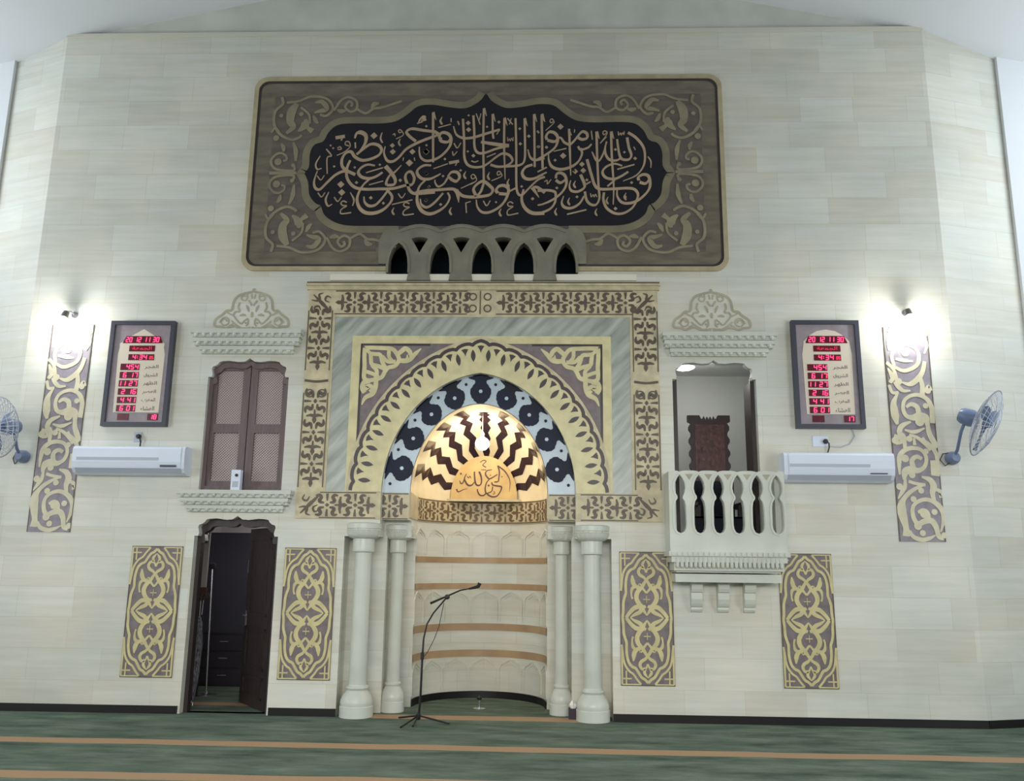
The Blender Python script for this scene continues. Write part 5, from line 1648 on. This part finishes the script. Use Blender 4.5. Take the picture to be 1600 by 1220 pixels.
def fan(mx, mz, hub, nrm, R, label):
    """mx, mz: bracket on the wall; hub: centre of the guard; nrm: way it blows"""
    t = thing('wall_fan', (mx, 0, mz), label, 'fan', 'wall fans')
    nrm = Vector(nrm).normalized()
    hub = Vector(hub)
    a = nrm.cross(Vector((0, 0, 1))).normalized()
    b = a.cross(nrm)
    ax = Matrix((a, b, nrm)).transposed()
    build('bracket', MB().lathe([(.075, 0), (.08, .03), (.07, .09), (.045, .13)], (mx, 0, mz), 20, axis=Matrix.Rotation(PI / 2, 3, 'X')), FANB, t, smooth=True)
    rear = hub - nrm * .24
    build('arm', MB().tube([(mx, -.10, mz + .02), (mx, -.17, mz + .08), Vector((mx, -.22, mz + .16)) * .6 + rear * .4, rear - Vector((0, 0, .07)), rear], .018), FANB, t, smooth=True)
    build('motor_housing', MB().lathe([(.03, -.10), (.075, -.09), (.095, -.05), (.10, .04), (.085, .09), (.04, .11)], hub - nrm * .20, 24, axis=ax), FANB, t, smooth=True)
    for k in range(3):
        mb = MB()
        a0 = k * 2 * PI / 3 + .5
        G = []
        for i in range(9):
            r = .05 + (R * .86 - .05) * i / 8
            wd = (.10 + .30 * math.sin(PI * min(1, i / 9 + .15))) * (1 if i else .6)
            row = []
            for j in range(6):
                q = a0 + (j / 5 - .5) * wd * (1.9 - .9 * i / 8)
                row.append(hub + (a * math.cos(q) + b * math.sin(q)) * r + nrm * (.05 * (j / 5 - .5)))
            G.append(row)
        vs = [p for row in G for p in row] + [p - nrm * .004 for row in G for p in row]
        n = 54
        fs = []
        for i in range(8):
            for j in range(5):
                o = i * 6 + j
                fs += [(o, o + 1, o + 7, o + 6), (n + o, n + o + 6, n + o + 7, n + o + 1)]
        for i in range(8):
            for j in (0, 5):
                o = i * 6 + j
                fs.append((o, o + 6, n + o + 6, n + o))
        for j in range(5):
            for i in (0, 8):
                o = i * 6 + j
                fs.append((o, o + 1, n + o + 1, n + o))
        mb.add(vs, fs)
        build('blade', mb, FANB, t, smooth=True)
    build('spinner', MB().lathe([(.05, -.03), (.055, 0), (.04, .05), (.008, .07)], hub, 18, axis=ax), FANB, t, smooth=True)
    for nm, zf in (('front_guard', .095), ('rear_guard', -.095)):
        mb = MB()

        def ringpts(r, z, n=40):
            return [hub + (a * math.cos(2 * PI * i / n) + b * math.sin(2 * PI * i / n)) * r + nrm * z for i in range(n)]
        for f in (.25, .5, .72, .88, 1.0):
            mb.tube(ringpts(R * f, zf * (1 - f ** 3)), .003 if f < 1 else .007, n=5, closed=True)
        for i in range(36):
            q = 2 * PI * i / 36
            dv = a * math.cos(q) + b * math.sin(q)
            mb.tube([hub + dv * R * f + nrm * zf * (1 - f ** 3) for f in (.12, .4, .7, .88, 1.0)], .003, n=4)
        build(nm, mb, FANW, t)
    build('power_cord', MB().tube([(mx - .03, -.06, mz - .05), (mx - .09, -.03, mz - .09), (mx - .13, -.012, mz - .02), (mx - .10, -.02, mz + .05), (mx - .04, -.05, mz + .06)], .006), BLK, t)


fan(5.515, 2.97, (5.72, -.46, 3.31), (.70, -.56, -.44), .385, 'blue-grey wall fan beside the strip on the balcony side, seen nearly edge-on')
fan(-5.50, 2.90, (-5.60, -.46, 3.19), (-.30, -.90, -.16), .36, 'blue-grey wall fan next to the strip on the shuttered window side, facing the hall')

# ------------------------------------------------------------------ things on the floor
mic = thing('microphone_stand', (-0.585, -.28, 0), 'black boom microphone stand on a tripod in front of the niche', 'microphone stand')
P = [(-.58, -.28, .05), (-.564, -.3, .275), (-.557, -.3, .691), (-.549, -.3, .888), (-.518, -.3, 1.038), (-.451, -.3, 1.156), (-.333, -.3, 1.296), (-.306, -.3, 1.33)]
build('pole', MB().tube(P, [.013, .013, .012, .010, .009, .009, .009, .009]), BLK, mic, smooth=True)
build('height_clutch', MB().lathe([(.012, 0), (.02, .01), (.02, .07), (.012, .08)], (-.558, -.3, .66), 14), BLK, mic)
build('boom_clamp', MB().lathe([(.01, -.03), (.028, -.025), (.028, .025), (.01, .03)], (-.300, -.3, 1.335), 14, axis=Matrix.Rotation(PI / 2, 3, 'X')), BLK, mic)
build('boom', MB().tube([(-.487, -.3, 1.262), (-.30, -.3, 1.345), (-.155, -.3, 1.408), (-.032, -.3, 1.432), (.03, -.3, 1.445)], [.014, .009, .008, .007, .007]), BLK, mic, smooth=True)
build('microphone', MB().tube([(-.06, -.3, 1.425), (.0, -.3, 1.44), (.045, -.3, 1.453), (.06, -.3, 1.49)], [.010, .016, .02, .022]), mat('dark_foam', (40, 40, 44)), mic, smooth=True)
build('microphone_cable', MB().tube([(-.335, -.31, 1.27), (-.38, -.32, 1.02), (-.43, -.32, .88), (-.50, -.32, .74), (-.552, -.315, .68)], .004), BLK, mic)
build('tripod_hub', MB().lathe([(.014, .0), (.026, .01), (.026, .06), (.016, .08)], (-.583, -.28, .03), 14), BLK, mic)
for ex, ey in ((-.83, -.05), (-.72, -.62), (-.60, -.55), (-.235, -.36)):
    build('leg', MB().tube([(-.583, -.28, .075), (ex, ey, .012)], .010), BLK, mic)

ms = thing('desk_microphone', (0.015, .70, 0), 'tiny silver desk microphone standing on the niche carpet', 'microphone')
build('base', MB().lathe([(.075, 0), (.075, .008), (.015, .016)], (.015, .70, 0), 20), CHROME, ms, smooth=True)
build('stem', MB().tube([(.015, .70, .01), (.015, .70, .10)], .010), CHROME, ms)
build('head', MB().lathe([(.008, -.025), (.028, -.014), (.03, .008), (.01, .026)], (.012, .70, .122), 14), BLK, ms, smooth=True)

tb = thing('tissue_box', (1.135, .17, 0), 'dark purple tissue box on the floor between the two balcony-side columns', 'tissue box')
build('box', MB().box(1.065, 1.20, .10, .22, 0, .11), mat('dark_purple_card', (52, 38, 56), 0.6), tb)
mb = MB()
mb.tube([(1.115, .16, .10), (1.10, .16, .15), (1.105, .155, .195)], [.02, .032, .006], n=7)
mb.tube([(1.125, .17, .10), (1.14, .165, .14), (1.135, .17, .165)], [.018, .025, .005], n=7)
build('tissue', mb, WHITE, tb)

for o in list(bpy.data.objects):
    if '_base' in o:
        del o['_base']
